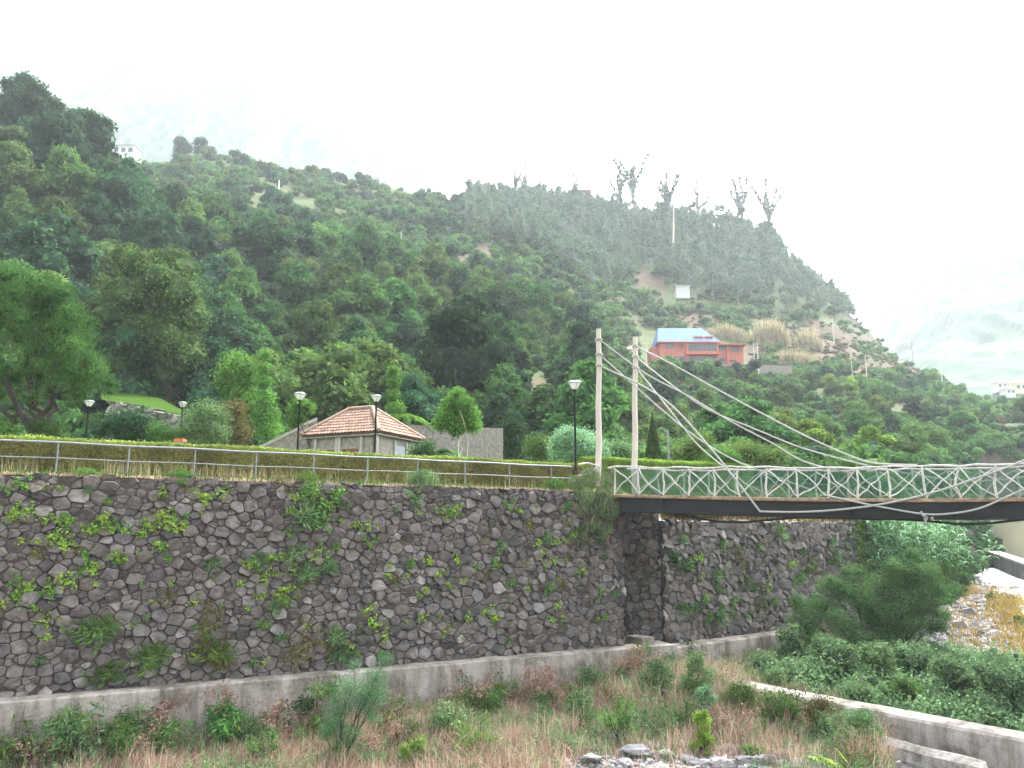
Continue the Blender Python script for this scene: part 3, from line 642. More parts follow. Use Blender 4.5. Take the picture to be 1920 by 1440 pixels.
# black hose slung below
hz_ = [(1235,950),(1262,962),(1310,972),(1350,979),(1400,979),(1450,974),(1500,970),(1560,971),(1640,973),(1700,974),(1750,978),(1800,983),(1850,982),(1925,973),(2050,968)]
Q = np.array([onplane(a, b, S0+pn*.5, u) for a, b in hz_]); tt = np.linspace(0, len(Q)-1, 90); Q = np.stack([np.interp(tt, np.arange(len(Q)), Q[:, i]) for i in range(3)], 1)
for _ in range(3): Q[1:-1] = (Q[:-2]+Q[1:-1]*2+Q[2:])/4
mb = MB(); tube(mb, Q, .06, 6); mb.build('water_hose', M['hose'], smooth=True, label='thick black hose sagging below the footbridge girders', cat='hose')

# ------------------------------------------------------------ railing along the wall top
rl = empty('guard_railing', (*wall_at(500), ZT), label='pale galvanised steel railing along the top of the stone wall', cat='railing')
back = np.array([-WD[1], WD[0]])*.30
pa = wall_at(-260)+back; pe = wall_at(1080)+back; Lr = np.linalg.norm(pe-pa)
p1041 = wall_at(1041)+back; sp = np.linalg.norm((wall_at(92)-wall_at(1041)))/9
n_ = int(np.linalg.norm(p1041-pa)/sp)
for k in range(-0, n_+1):
    c = p1041-WD*sp*k; mb = MB(); tube(mb, [[*c, ZT-.1], [*c, ZT+1.2]], .028, 6); box(mb, [*c, ZT+.02], (.12, .12, .02)); child(mb, 'post', M['steel'], rl)
for h, r__ in ((1.2, .036), (.62, .018)):
    q = [[*(pa+(pe-pa)*t), ZT+h+.012*math.sin(t*40)] for t in np.linspace(0, 1, 40)]; mb = MB(); tube(mb, q, r__, 8); child(mb, 'top_rail' if h > 1 else 'mid_rail', M['steel'], rl, smooth=True)

# ------------------------------------------------------------ street lamps
def lamp(px, pyt, Y, hs, label, zb=None, up=0):
    T_ = P(px, pyt, Y); X = T_[0]; zb = gz(X, Y) if zb is None else zb; H = T_[2]-zb
    root = empty('street_lamp', (X, Y, zb), label=label, cat='street lamp', group='lamps along the garden path')
    mb = MB(); w = .30*hs; hh = .42*hs; zt = T_[2]
    tube(mb, [[X, Y, zb-.1], [X, Y, zb+.9], [X, Y, zb+.92], [X, Y, zt-hh]], [.085, .08, .055, .048], 8); tube(mb, [[X, Y, zb], [X, Y, zb+.06]], .14, 8); child(mb, 'pole', M['lamp_pole'], root, smooth=False)
    mb = MB(); n = 8
    def ring(r, z): return [[X+r*math.cos(a), Y+r*math.sin(a), z] for a in np.arange(n)/n*2*math.pi+.4]
    V = np.array([ring(.10*hs, zt-hh), ring(.13*hs, zt-hh+.02), ring(w, zt-.13*hs)]); V = np.concatenate([V, V[:, :1]], 1); grid(mb, V); child(mb, 'glass_shade', M['lamp_glass'], root)
    mb = MB(); V = np.array([ring(w*1.1, zt-.13*hs-.02), ring(w*1.1, zt-.10*hs), ring(w*.75, zt-.03*hs), ring(.02, zt)]); V = np.concatenate([V, V[:, :1]], 1); grid(mb, V)
    for a in ring(w*1.0, zt-.13*hs)[::2]:
        b_ = [X+(a[0]-X)*.38, Y+(a[1]-Y)*.38, zt-hh]; tube(mb, [b_, a], .012, 4)
    child(mb, 'lamp_cap', M['steel'], root); return root
lamp(1077, 713, 41.2, 1.15, 'tall dark street lamp just left of the first bridge pylon')
lamp(706, 740, 41.5, .88, 'dark street lamp in front of the tiled roof of the hut')
lamp(563, 735, 43.5, 1.05, 'dark street lamp at the left corner of the stone hut')
lamp(343, 753, 47, .78, 'small street lamp between the dark bushes and the round grey green shrub')
lamp(377, 738, 70, .9, 'tiny distant street lamp head peeping over the round shrub', zb=None)
lamp(168, 750, 42, .8, 'street lamp pole half hidden in foliage right of the big tree')
o = empty('litter_bin', (*P(338, 826, 44)[:2], gardz(P(338, 826, 44)[0], 44)), label='litter bin with orange red lid behind the hedge by the small lamp', cat='litter bin')
c = P(338, 826, 44); z0 = gardz(c[0], 44); mb = MB(); tube(mb, [[c[0], 44, z0], [c[0], 44, c[2]-.08]], .2, 10); child(mb, 'bin_body', M['steel'], o); mb = MB(); box(mb, [c[0], 44, c[2]], (.5, .5, .16)); child(mb, 'lid', M['rustcap'], o)
# thin white mast behind the bridge
c = P(1252, 805, 47.5); mb = MB(); z0 = gardz(c[0], 47.5); tube(mb, [[c[0], 47.5, z0], [c[0], 47.5, c[2]]], .05, 6); tube(mb, [[c[0], 47.5, z0], [c[0], 47.5, z0+.1]], .15, 6)
mb.build('metal_post', M['steel'], label='slim pale metal post beside the cone shaped cypress behind the bridge', cat='post')

# ------------------------------------------------------------ stone hut with clay tile roof
C0 = np.array([GX(702, 44.5), 44.5]); al = R(25); df = np.array([-math.cos(al), math.sin(al)]); ds = np.array([math.sin(al), math.cos(al)])
LF, LS = 4.9, 4.3; zg = gardz(*C0)-.1; ze = P(702, 815, 44.5)[2]; zr = P(668, 763, 46.6)[2]
hut = empty('stone_hut', (*C0, zg), label='small square stone hut with hipped clay tile roof behind the hedge', cat='hut')
mb = MB(); A = C0; B = C0+df*LF; Cc = B+ds*LS; D_ = C0+ds*LS
for p, q in ((B, A), (A, D_), (D_, Cc), (Cc, B)): prism(mb, p, q, .3, zg, ze+.02)
child(mb, 'wall', M['hutwall'], hut)
nf = np.array([-ds[0], -ds[1]])*1.0
def onface(s, z, out, O=C0, d=df, nn_=nf): p = O+d*s+nn_*out; return np.array([p[0], p[1], z])
angf = math.atan2(df[1], df[0])
for s in (1.75, 3.45):
    f = MB(); box(f, onface(s, ze-1.45, .04), (1.35, .10, 1.75), angf); fo = child(f, 'window', M['hutwall'], hut)
    f = MB(); box(f, onface(s, ze-1.45, .065), (1.12, .10, 1.45), angf)
    for k in range(6): box(f, onface(s-.48+k*.19, ze-1.45, .12), (.03, .03, 1.42), angf, tint=.2)
    child(f, 'shutter', M['brownwood'], hut)
    for e in (-.75, .75):
        f = MB(); box(f, onface(s+e, (ze+zg)/2, .07), (.16, .16, ze-zg), angf, tint=.9); child(f, 'stone_jamb', M['concrete_light'], hut)
na = np.array([math.cos(al), -math.sin(al)]); angs = math.atan2(ds[1], ds[0])
def onside(s, z, out): p = C0+ds*s+na*out; return np.array([p[0], p[1], z])
f = MB(); box(f, onside(2.3, zg+1.15, .02), (.95, .09, 2.3), angs); dd_ = child(f, 'door', M['greydoor'], hut)
for e in (-.6, .6): f = MB(); box(f, onside(2.3+e, zg+1.25, .05), (.14, .14, 2.6), angs); child(f, 'stone_jamb', M['concrete_light'], hut)
f = MB(); box(f, onface(0.02, (ze+zg)/2, .02), (.2, .2, ze-zg+.01), angf); child(f, 'corner_stones', M['concrete_light'], hut)
ov = .28; e = [C0-df*ov-ds*ov, B+df*ov-ds*ov, Cc+df*ov+ds*ov, D_-df*ov+ds*ov]; ctr = (C0+Cc)/2
r1 = ctr-df*.55; r2 = ctr+df*1.15; zE = ze+.14
rt = MB()
E3 = [np.array([*p, zE]) for p in e]; R1 = np.array([*r1, zr]); R2 = np.array([*r2, zr])
for a_, b_, p_, q_ in ((E3[0], E3[1], R1, R2), (E3[1], E3[2], R2, R2), (E3[2], E3[3], R2, R1), (E3[3], E3[0], R1, R1)):
    Lp = np.linalg.norm(b_-a_); dd = (b_-a_)/Lp; mid = (p_+q_)/2-(a_+b_)/2; upv = mid-dd*(mid@dd); Hs = np.linalg.norm(upv); upn = upv/Hs; nr = np.cross(dd, upn); nr *= np.sign(nr[2])
    sp_, sq_ = (p_-a_)@dd, (q_-a_)@dd
    rt.add([a_-nr*.05, b_-nr*.05, q_-nr*.05, p_-nr*.05], [[0, 1, 2, 3]], tint=.1)
    x = .1
    while x < Lp:
        hmax = Hs*min(1, x/max(sp_, .01), (Lp-x)/max(Lp-sq_, .01)); h = 0
        while h < hmax-.05:
            l = min(.40, hmax-h+.04); ca = a_+dd*x+upn*h; tn = np.clip(random.gauss(.45, .22), 0, 1)
            pv = []
            for hh_, lift, rr_ in ((0, .035, .105), (l, .0, .09)):
                for an in np.linspace(0, math.pi, 6): pv.append(ca+upn*hh_+nr*(lift+rr_*math.sin(an)*.8)+dd*(rr_*math.cos(an)+random.uniform(-.004, .004)))
            rt.add(pv, [[k, k+1, k+7, k+6] for k in range(5)], tint=tn); h += .36
        x += .215
child(rt, 'roof', M['tile'], hut)
for p_, q_ in ((E3[0], R1), (E3[1], R2), (E3[2], R2), (E3[3], R1), (R1, R2)):
    f = MB(); n = 9; t = np.linspace(0, 1, n)[:, None]; tube(f, p_+(q_-p_)*t+np.array([0, 0, .1]), .11, 7, tint=.75); child(f, 'ridge_tiles', M['tile'], hut, smooth=True)
f = MB(); E4 = [p-np.array([0, 0, .12]) for p in E3]
for k in range(4): tube(f, [E4[k]*.98+E4[(k+2) % 4]*.02, E4[(k+1) % 4]*.98+E4[(k+3) % 4]*.02], .06, 5)
child(f, 'eaves', M['hutwall'], hut)
# walls beside the hut
def rwall(name, pA, YA, pyA, pB, YB, pyB, th, m, label, cap=None, steps=1, cat='stone wall', drop=3.0):
    A = P(pA, pyA, YA); B = P(pB, pyB, YB); zb = min(gz(A[0], YA), gz(B[0], YB))-.5
    root = empty(name, (*(A[:2]+B[:2])/2, zb), label=label, cat=cat); mb = MB(); n = 12
    prism(mb, A, B, th, zb, (A[2], B[2])); child(mb, 'wall_body', M[m], root)
    if cap: f = MB(); prism(f, A+np.array([0, -.08, 0]), B+np.array([0, -.08, 0]), th+.16, (A[2]+.003, B[2]+.003), (A[2]+cap, B[2]+cap)); child(f, 'coping', M['concrete_light'], root)
rwall('garden_wall', 745, 50.5, 796, 943, 50.5, 803, .6, 'hutwall', 'plain grey stone wall standing behind the young light green tree')
rwall('garden_wall', 488, 47.5, 842, 560, 48.5, 807, .5, 'hutwall', 'sloping stone wall with pale coping at the left side of the hut', cap=.2)
rwall('garden_wall', 561, 48.6, 803, 595, 49, 789, .5, 'hutwall', 'upper sloping wall end with pale coping touching the hut roof', cap=.2)
# lawn terrace and its wall above the left garden
LW = [(205, 752, 66), (250, 758, 64.5), (300, 768, 63), (345, 782, 61)]
root = empty('terrace_wall', (*P(280, 780, 63)[:2], 12), label='rough stone terrace wall below the bright lawn on the left', cat='stone wall'); mb = MB()
for (a_, ya, Ya), (b_, yb, Yb) in zip(LW[:-1], LW[1:]):
    A = P(a_, ya, Ya); B = P(b_, yb, Yb); stones(mb, A[:2], B[:2], 12.0, (A[2], B[2]), .6, .45, a_, proud=.2)
    prism(mb, A+np.array([0, .1, 0]), B+np.array([0, .1, 0]), .5, 11, (A[2]-.1, B[2]-.1))
child(mb, 'wall_body', M['hutwall'], root, smooth=True)
V = []
for k, (dy, dpy) in enumerate(((0, 0), (3, -7), (7, -14), (12, -22))):
    V.append([P(a_, ya+dpy*(1.0 if a_ < 330 else .5), Ya+dy) for a_, ya, Ya in [(190, 749, 66.5)]+LW])
V = np.array(V); 
mb = MB(); grid(mb, V); mb.build('lawn', M['lawn'], smooth=True, kind='structure')

# ------------------------------------------------------------ houses on the hill
Yh = 226.0
def hp(px, py, Y=Yh): return P(px, py, Y)
rh = empty('red_house', tuple(hp(1310, 678)), label='two storey brick red house with pale blue hipped roof on the hillside', cat='house')
zb = hp(1300, 680)[2]-1.5; z1 = hp(1300, 642)[2]; xl = hp(1237, 660)[0]; xr = hp(1347, 660)[0]; xe = hp(1396, 660)[0]; dep = 11
mb = MB(); box(mb, [(xl+xr)/2, Yh+dep/2, (zb+z1)/2], (xr-xl, dep, z1-zb)); child(mb, 'wall', M['redwall'], rh)
ze2 = hp(1370, 647)[2]; mb = MB(); box(mb, [(xr+xe)/2+.1, Yh+dep/2+.6, (zb+ze2)/2], (xe-xr, dep-1.5, ze2-zb)); child(mb, 'side_wing', M['redwall'], rh)
mb = MB(); box(mb, [(xr+xe)/2+.3, Yh+dep/2, ze2+.18], (xe-xr+.6, dep+1, .3)); child(mb, 'flat_roof', M['redtrim'], rh)
xl2 = hp(1224, 660)[0]; mb = MB(); box(mb, [(xl+xl2)/2, Yh+dep/2+1, (zb+z1)/2-.3], (xl-xl2, dep-2, z1-zb-.8)); child(mb, 'side_wing', M['redwall'], rh)
zrf = hp(1290, 616, Yh+5)[2]; o_ = .7; a0 = [xl-o_, Yh-o_, z1]; a1 = [xr+o_, Yh-o_, z1]; a2 = [xr+o_, Yh+dep+o_, z1]; a3 = [xl-o_, Yh+dep+o_, z1]
xrl = hp(1252, 618)[0]; xrr = hp(1322, 618)[0]; b0 = [xrl-2, Yh+4.5, zrf]; b1 = [xrr, Yh+4.5, zrf]; b2 = [xrr, Yh+6.5, zrf]; b3 = [xrl-2, Yh+6.5, zrf]
mb = MB(); mb.add([a0, a1, a2, a3, b0, b1, b2, b3], [[0, 1, 5, 4], [1, 2, 6, 5], [2, 3, 7, 6], [3, 0, 4, 7], [4, 5, 6, 7], [3, 2, 1, 0]]); rf = child(mb, 'roof', M['blueroof'], rh)
mb = MB(); box(mb, [(xl+xr)/2, Yh-.75, z1-.05], (xr-xl+1.5, .2, .3)); child(mb, 'gutter', M['redtrim'], rh)
for px0, px1 in ((1304, 1318), (1323, 1337)):
    x0, x1 = hp(px0, 640)[0], hp(px1, 640)[0]; z = hp(1310, 634)[2]
    mb = MB(); box(mb, [(x0+x1)/2, Yh+2.0, z-.1], (x1-x0+.5, 3.0, 1.7)); child(mb, 'dormer', M['redtrim'], rh)
    mb = MB(); box(mb, [(x0+x1)/2, Yh+.48, z], (x1-x0-.2, .1, .9)); child(mb, 'window', M['glass'], rh)
for px0, px1, py0, py1 in ((1248,1264,645,653),(1277,1281,645,653),(1290,1343,646,659),(1348,1364,646,655),(1375,1389,649,658),(1249,1285,668,676),(1293,1341,669,678),(1349,1362,670,676),(1369,1382,673,677)):
    A = hp(px0, py0); B = hp(px1, py1); yy = Yh-.04 if px0 < 1347 else Yh+1.35-.04-.0
    w_ = B[0]-A[0]; h_ = A[2]-B[2]; c_ = [(A[0]+B[0])/2, yy, (A[2]+B[2])/2]
    mb = MB(); box(mb, c_, (w_+.35, .16, h_+.3)); fr = child(mb, 'window_frame', M['redtrim'], rh)
    mb = MB(); box(mb, [c_[0], yy-.06, c_[2]], (w_, .1, h_)); child(mb, 'window', M['glass'], rh)
    if w_ > 4:
        for q in (.33, .66): mb = MB(); box(mb, [A[0]+w_*q, yy-.1, c_[2]], (.12, .1, h_)); child(mb, 'mullion', M['redtrim'], rh)
for px_ in (1288, 1345, 1366): mb = MB(); c_ = hp(px_, 660); box(mb, [c_[0], Yh-.35+(1.2 if px_ > 1350 else 0), (zb+z1)/2-.2], (.5, .5, z1-zb-.4)); child(mb, 'pillar', M['redtrim'], rh)
mb = MB(); box(mb, [hp(1316, 663)[0], Yh-.7, hp(1316, 663)[2]], (xr-hp(1288, 660)[0]+.5, 1.2, .9)); child(mb, 'balcony', M['redtrim'], rh)
mb = MB(); A = P(1215, 680, 221); B = P(1485, 686, 222); prism(mb, A, B, 1.0, (A[2]-3.5, B[2]-2.2), (A[2], B[2]))
tw = empty('terrace_wall', tuple((A+B)/2), label='long grey terrace wall directly below the red house', cat='stone wall'); child(mb, 'wall_body', M['hutwall'], tw)
def house(px0, px1, py0, py1, Y, m, label, roofm=None, roofh=2, dep=8, wins=0, name='hill_house', cat='house', lift=0):
    A = P(px0, py1, Y); B = P(px1, py0, Y); zb = A[2]-1.5; zt = B[2]; root = empty(name, (*((A+B)/2)[:2], zb), label=label, cat=cat)
    mb = MB(); box(mb, [(A[0]+B[0])/2, Y+dep/2, (zb+zt)/2], (B[0]-A[0], dep, zt-zb)); child(mb, 'wall', M[m], root)
    w = (B[0]-A[0])/2+.5; cx_ = (A[0]+B[0])/2
    if roofm:
        mb = MB(); mb.add([[cx_-w, Y-.6, zt+.01], [cx_+w, Y-.6, zt+.01], [cx_+w, Y+dep+.6, zt+.01], [cx_-w, Y+dep+.6, zt+.01], [cx_-w*.5, Y+dep/2, zt+roofh], [cx_+w*.5, Y+dep/2, zt+roofh]], [[0, 1, 5, 4], [2, 3, 4, 5], [3, 2, 1, 0]], [[1, 2, 5], [3, 0, 4]]); child(mb, 'roof', M[roofm], root)
    else:
        mb = MB(); box(mb, [cx_, Y+dep/2, zt+.12], (2*w, dep+1, .24)); child(mb, 'flat_roof', M[m], root)
    for k in range(wins):
        x = A[0]+(B[0]-A[0])*(k+.5)/wins; mb = MB(); hw = (B[0]-A[0])/wins*.28; box(mb, [x, Y-.03, (zt+A[2])/2+.2], (hw*2, .1, (zt-A[2])*.4)); child(mb, 'window', M['glass'], root)
    return root
house(197, 252, 272, 291, 402, 'whitepaint', 'white flat roofed house with dark windows on the ridge at far left', wins=4, dep=9)
house(1268, 1293, 536, 553, 338, 'whitepaint', 'small white shed standing alone in the scrub above the red house', dep=4, wins=0, name='hill_shed', cat='shed')
house(1066, 1108, 357, 372, 447, 'brownwood', 'brown gabled house half hidden among bare trees on the ridge', 'redtrim', 3.5, wins=3)
house(640, 672, 345, 356, 424, 'cream', 'low pale building on the ridge below the misty mountain', 'brownwood', 2.2, wins=2)
house(1168, 1196, 655, 676, 214, 'whitepaint', 'small white house seen between the two bridge pylons', 'redtrim', 1.6, dep=6, wins=2)
house(1872, 1888, 716, 731, 520, 'whitepaint', 'tiny white house left of the pair at the far right valley', 'tile', 2, wins=2)
house(1889, 1903, 728, 741, 505, 'whitepaint', 'tiny pale house with pinkish roof low in the far right valley', 'redtrim', 2, wins=2)
house(1905, 1925, 717, 734, 520, 'cream', 'tiny cream house at the right edge of the far valley', 'tile', 2.4, wins=2)
# poles on the slopes
for k, (px, y0, y1, Y, r__, m_, lab) in enumerate([(1213,640,686,218,.16,'whitepaint','white mast left of the red house'),(1422,641,684,218,.16,'whitepaint','right one of two close white poles beside the red house'),(1415,643,683,219,.12,'whitepaint','left one of two close white poles beside the red house'),
    (1563,597,626,330,.2,'whitepaint','white pole on the brown scrub slope high on the right'),(1626,667,716,250,.16,'palebark','tall pale pole above the dark bushes on the right slope'),(1598,677,700,252,.14,'palebark','short pale pole left of a taller one on the right slope'),
    (1710,632,655,345,.2,'steel','grey pole standing on the skyline of the right slope'),(1767,680,717,300,.2,'whitepaint','white pole near the lower end of the right ridge'),(522,338,366,330,.45,'whitepaint','short thick white post high on the left hillside'),
    (752,434,451,250,.16,'whitepaint','small white post on the bare patch in mid hillside'),(1200,608,642,250,.14,'steel','thin grey mast above the second bridge pylon')]):
    B = P(px, y1, Y); T_ = P(px, y0, Y); mb = MB(); zb = min(B[2], float(hillz(B[0], Y)))-.5; n = 5; tube(mb, [[B[0], Y, zb+(T_[2]-zb)*t] for t in np.linspace(0, 1, n)], np.linspace(r__, r__*.7, n), 6)
    if k in (0, 1, 2, 7): box(mb, [B[0], Y, T_[2]-.6], (1.4, .12, .12))
    mb.build('utility_pole', M[m_], label=lab, cat='pole')
#--PLANTS--
# ------------------------------------------------------------ foliage builders
def quads(c, n, size, asp, r, up=None):
    """leaf-shaped quads at c with normals n"""
    N = len(c); n = n/np.linalg.norm(n, axis=1)[:, None]
    t = r.normal(size=(N, 3)) if up is None else up+r.normal(size=(N, 3))*.35
    t -= (t*n).sum(1)[:, None]*n; t /= np.linalg.norm(t, axis=1)[:, None]+1e-9; b = np.cross(n, t)
    s = np.broadcast_to(size, (N,))*r.uniform(.6, 1.35, N); L = (t*s[:, None]); W = b*(s*asp)[:, None]
    bend = n*(s*.18)[:, None]
    V = np.stack([c-L-bend, c+W, c+L-bend, c-W], 1).reshape(-1, 3)
    return V, np.arange(N*4).reshape(-1, 4)
def leafcloud(mb, c, n, size, asp, r, tint=None, up=None, mat=0):
    V, q = quads(c, n, size, asp, r, up); mb.add(V, q, tint=r.uniform(0, 1, len(c)) if tint is None else np.clip(tint, 0, 1), mat=mat)
def lobes_leaves(mb, L, nleaf, size, asp, r, mat=0, core=.72, lowcut=-.75, up=.35, tb=.25, hang=None, soft=0):
    """L: rows x,y,z,radius"""
    L = np.array(L); w = L[:, 3]**2; w /= w.sum(); k = r.choice(len(L), nleaf, p=w)
    d = r.normal(size=(nleaf, 3)); d /= np.linalg.norm(d, axis=1)[:, None]; ok = d[:, 2] > lowcut; d = d[ok]; k = k[ok]
    rad = L[k, 3]*((1-.30*r.random(len(k))**2+.07*r.normal(size=len(k))) if not soft else (.15+1.15*r.random(len(k))**.6+.12*r.normal(size=len(k))))
    p = L[k, :3]+d*rad[:, None]*np.array([1, 1, .85])
    keep = np.ones(len(p), bool)
    for j, l in enumerate(L if not soft else []): keep &= ~((np.linalg.norm((p-l[:3])/np.array([1, 1, .85]), axis=1) < l[3]*.72) & (k != j))
    p, d, k = p[keep], d[keep], k[keep]; nn = d*.7+r.normal(size=d.shape)*.5+np.array([0, 0, up])
    lt = r.uniform(0, 1, len(L))*.5+.25
    leafcloud(mb, p, nn, size, asp, r, lt[k]+r.normal(size=len(p))*.22, hang, mat)
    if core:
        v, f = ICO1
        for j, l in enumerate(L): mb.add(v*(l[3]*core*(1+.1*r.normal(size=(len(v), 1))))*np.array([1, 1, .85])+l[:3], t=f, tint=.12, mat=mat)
def branch(mb, p, q, r0, r1, r, n=6, wob_=.06, mat=0, k=6):
    p = np.array(p, float); q = np.array(q, float); L = np.linalg.norm(q-p); t = np.linspace(0, 1, n)[:, None]
    w = p+(q-p)*t+r.normal(size=(n, 3))*wob_*L*np.sin(t*math.pi); tube(mb, w, np.linspace(r0, r1, n), k, mat=mat, cap=False)
def broad(seed, Rx=4.2, H=9, nl=22, nleaf=3200, size=.24, asp=.55, mat='mid', trunk=True, name='tree', flat=.8, base=.22):
    """returns (crown mesh, trunk mesh)"""
    r = np.random.default_rng(seed); L = []
    for k in range(nl):
        a = r.uniform(0, 2*math.pi); f = r.random()**.5; h = r.uniform(base, 1); rr = Rx*math.sin(math.pi*min(.95, (h-base)/(1-base)*.8+.2))**.8
        L.append([math.cos(a)*rr*f*.8, math.sin(a)*rr*f*.8, H*h*.88, Rx*r.uniform(.24, .42)*(1.15-.35*h)])
    L.append([0, 0, H*.62, Rx*.55]); L.append([r.normal()*.3, r.normal()*.3, H*.84, Rx*.36])
    mb = MB(); lobes_leaves(mb, L, nleaf, size, asp, r)
    tb = MB(); branch(tb, [0, 0, -.8], [0, 0, H*.55], H*.035, H*.018, r, 8, .03)
    for l in L[:7]: branch(tb, [0, 0, H*r.uniform(.2, .5)], l[:3], H*.015, .02, r, 5)
    return mb.mesh(name+'_crown', M[mat]), tb.mesh(name+'_trunk', M['bark'], smooth=True)
def euca_mb(seed, H=16, nleaf=1300, size=.42, mats=(0, 1)):
    r = np.random.default_rng(seed); mb = MB(); L = []
    n = r.integers(11, 17)
    for k in range(n):
        h = r.uniform(.38, .98); w = 2.1*(1.25-h)
        L.append([r.normal()*w, r.normal()*w, H*h, r.uniform(.8, 1.6)*(1.35-h*.55)])
    L.append([0, 0, H*.9, 1.1]); L.append([0, 0, H*.6, 1.7]); L.append([0, 0, H*.42, 1.6])
    lobes_leaves(mb, L, nleaf, size, .42, r, core=.35, up=.1, soft=1, lowcut=-1)
    branch(mb, [0, 0, -1], [r.normal()*.6, r.normal()*.6, H*.93], .26, .06, r, 7, .02, mat=1)
    for l in L[:5]: branch(mb, [0, 0, max(l[2]-3, 2)], l[:3], .09, .03, r, 4, mat=1)
    return mb
def transform(arr, X, Y, Z, s, rz, sz=1):
    c, sn = math.cos(rz), math.sin(rz); v = arr*np.array([s, s, s*sz])
    return np.column_stack([v[:, 0]*c-v[:, 1]*sn+X, v[:, 0]*sn+v[:, 1]*c+Y, v[:, 2]+Z])
class Merge(MB):
    def put(s, pa, X, Y, Z, sc, rz, dt=0, sz=1):
        v, q, t, cq, ct, mq, mt = pa; n0 = s.n; s.v.append(transform(v, X, Y, Z, sc, rz, sz)); s.n += len(v)
        if len(q): s.q.append(q+n0); s.cq.append(np.clip(cq+dt, 0, 1)); s.mq.append(mq)
        if len(t): s.t.append(t+n0); s.ct.append(np.clip(ct+dt, 0, 1)); s.mt.append(mt)

# ------------------------------------------------------------ woods on the slopes
protos = {}
for k in range(4): protos[f'dark{k}'] = broad(100+k, 4.4, 9.5, 20+2*k, 3400, .27, .5, 'dark')
for k in range(4): protos[f'mid{k}'] = broad(200+k, 4.2, 8.5, 18+2*k, 3200, .27, .5, 'mid')
for k in range(2): protos[f'olive{k}'] = broad(300+k, 3.8, 7.5, 16, 2800, .25, .5, 'olive')
protos['yellow0'] = broad(400, 3.4, 7.5, 14, 2200, .25, .45, 'yellow')
protos['rust0'] = broad(401, 3.0, 4.5, 12, 1800, .24, .45, 'rust')
CL = {'dark': 'dark green', 'mid': 'mid green', 'olive': 'olive green', 'yellow': 'yellow green', 'rust': 'rusty brown'}
def place_tree(kind, X, Y, s, label, group, rz=None, cat='tree', z=None, sz=1, name='broadleaf_tree'):
    cm, tm = protos[kind]; z = gz(X, Y) if z is None else z
    root = empty(name, (X, Y, z-.3), random.uniform(0, 6.28) if rz is None else rz, label=label, cat=cat, group=group); root.scale = (s, s, s*sz)
    for nm, me in (('crown', cm), ('trunk', tm)):
        o = bpy.data.objects.new(nm, me); col.objects.link(o); o.parent = root
    return root
def inbox(px, py, bs): return any(a < px < b and c < py < d for a, b, c, d in bs)
OPEN = [(505,548,640,730),(968,1035,700,800),(700,850,448,478),(860,935,460,500),(1195,1420,600,692),(1440,1760,600,690),(1255,1310,510,560),(180,265,262,296)]
pool = []
rr = np.random.default_rng(77); grid_cells = {}
def free(X, Y, d):
    for (x, y, q) in pool:
        if (x-X)**2+(y-Y)**2 < (max(d, q)*.92)**2: return False
    return True
def zone(px, Y):
    if Y < 64 and px < 1180: return None
    return 1
cnt = 0
def area_word(px, py):
    if px < 240: return 'above the big round tree at far left'
    if px < 470: return 'above the round grey green shrub'
    if px < 720: return 'on the slope above the tiled hut'
    if px < 960: return 'above the small young tree beside the grey wall'
    return 'on the slope left of the bridge pylons'
# left wood
tries = 0; NL = 0
while tries < 9000 and NL < 215:
    tries += 1; px = rr.uniform(-70, 1125); Y = 63+ (205-63)*rr.random()**.85
    if Y < 68 and px > 430: continue
    if Y < 74 and px < 420: continue
    X = float(GX(px, Y)); z = float(hillz(X, Y)); py = float(screen_py(X, Y, z))
    if inbox(px, py, OPEN) and rr.random() < .93: continue
    if px > 860 and py < 520: continue
    if px > 128 and Y > 140 and py < 392: continue
    if 92 < px < 275 and Y > 105 and py < 430: continue
    if 560 < px < 1125 and py > 760 and rr.random() < .8: continue
    near = Y < 110; d = (rr.uniform(5.0, 9.0) if px < 760 else rr.uniform(4.6, 7.2))*(1+.2*(Y > 140))
    if not free(X, Y, d): continue
    pool.append((X, Y, d)); NL += 1
    q = rr.random(); n_ = fbm(X*.03, Y*.03, 2, 40)
    kind = 'dark' if q < .46+n_-(px > 560)*.16 else ('mid' if q < .82 else 'olive')
    if 470 < px < 720 and py > 560 and rr.random() < .45: kind = 'olive'
    if px < 160 and py < 330: kind = 'dark'
    s = d/5.6*rr.uniform(.85, 1.15)*(1.0 if Y > 80 else .85)
    if inbox(px, py, [(470, 560, 600, 760), (690, 860, 640, 760), (950, 1060, 660, 800)]): s *= .6
    kk = f'{kind}{rr.integers(4 if kind in ("dark", "mid") else 2)}'
    place_tree(kk, X, Y, s, f'{CL[kind]} broadleaf tree {area_word(px, py)}', 'trees of the dense wood on the left slope', sz=rr.uniform(.85, 1.2))
# the yellow flowering trees on the edge of the dark wood
for i, (px, py, Y) in enumerate([(585, 545, 128), (625, 572, 124), (40, 475, 92)]):
    X = float(GX(px, Y)); place_tree('yellow0', X, Y, (.85, .7, .5)[i], ('yellow flowering tree standing out at the edge of the dark wood', 'lower yellow tinged tree right of the yellow flowering one', 'thin yellow tinged tree top above the big round tree at left')[i], None, name='flowering_tree')
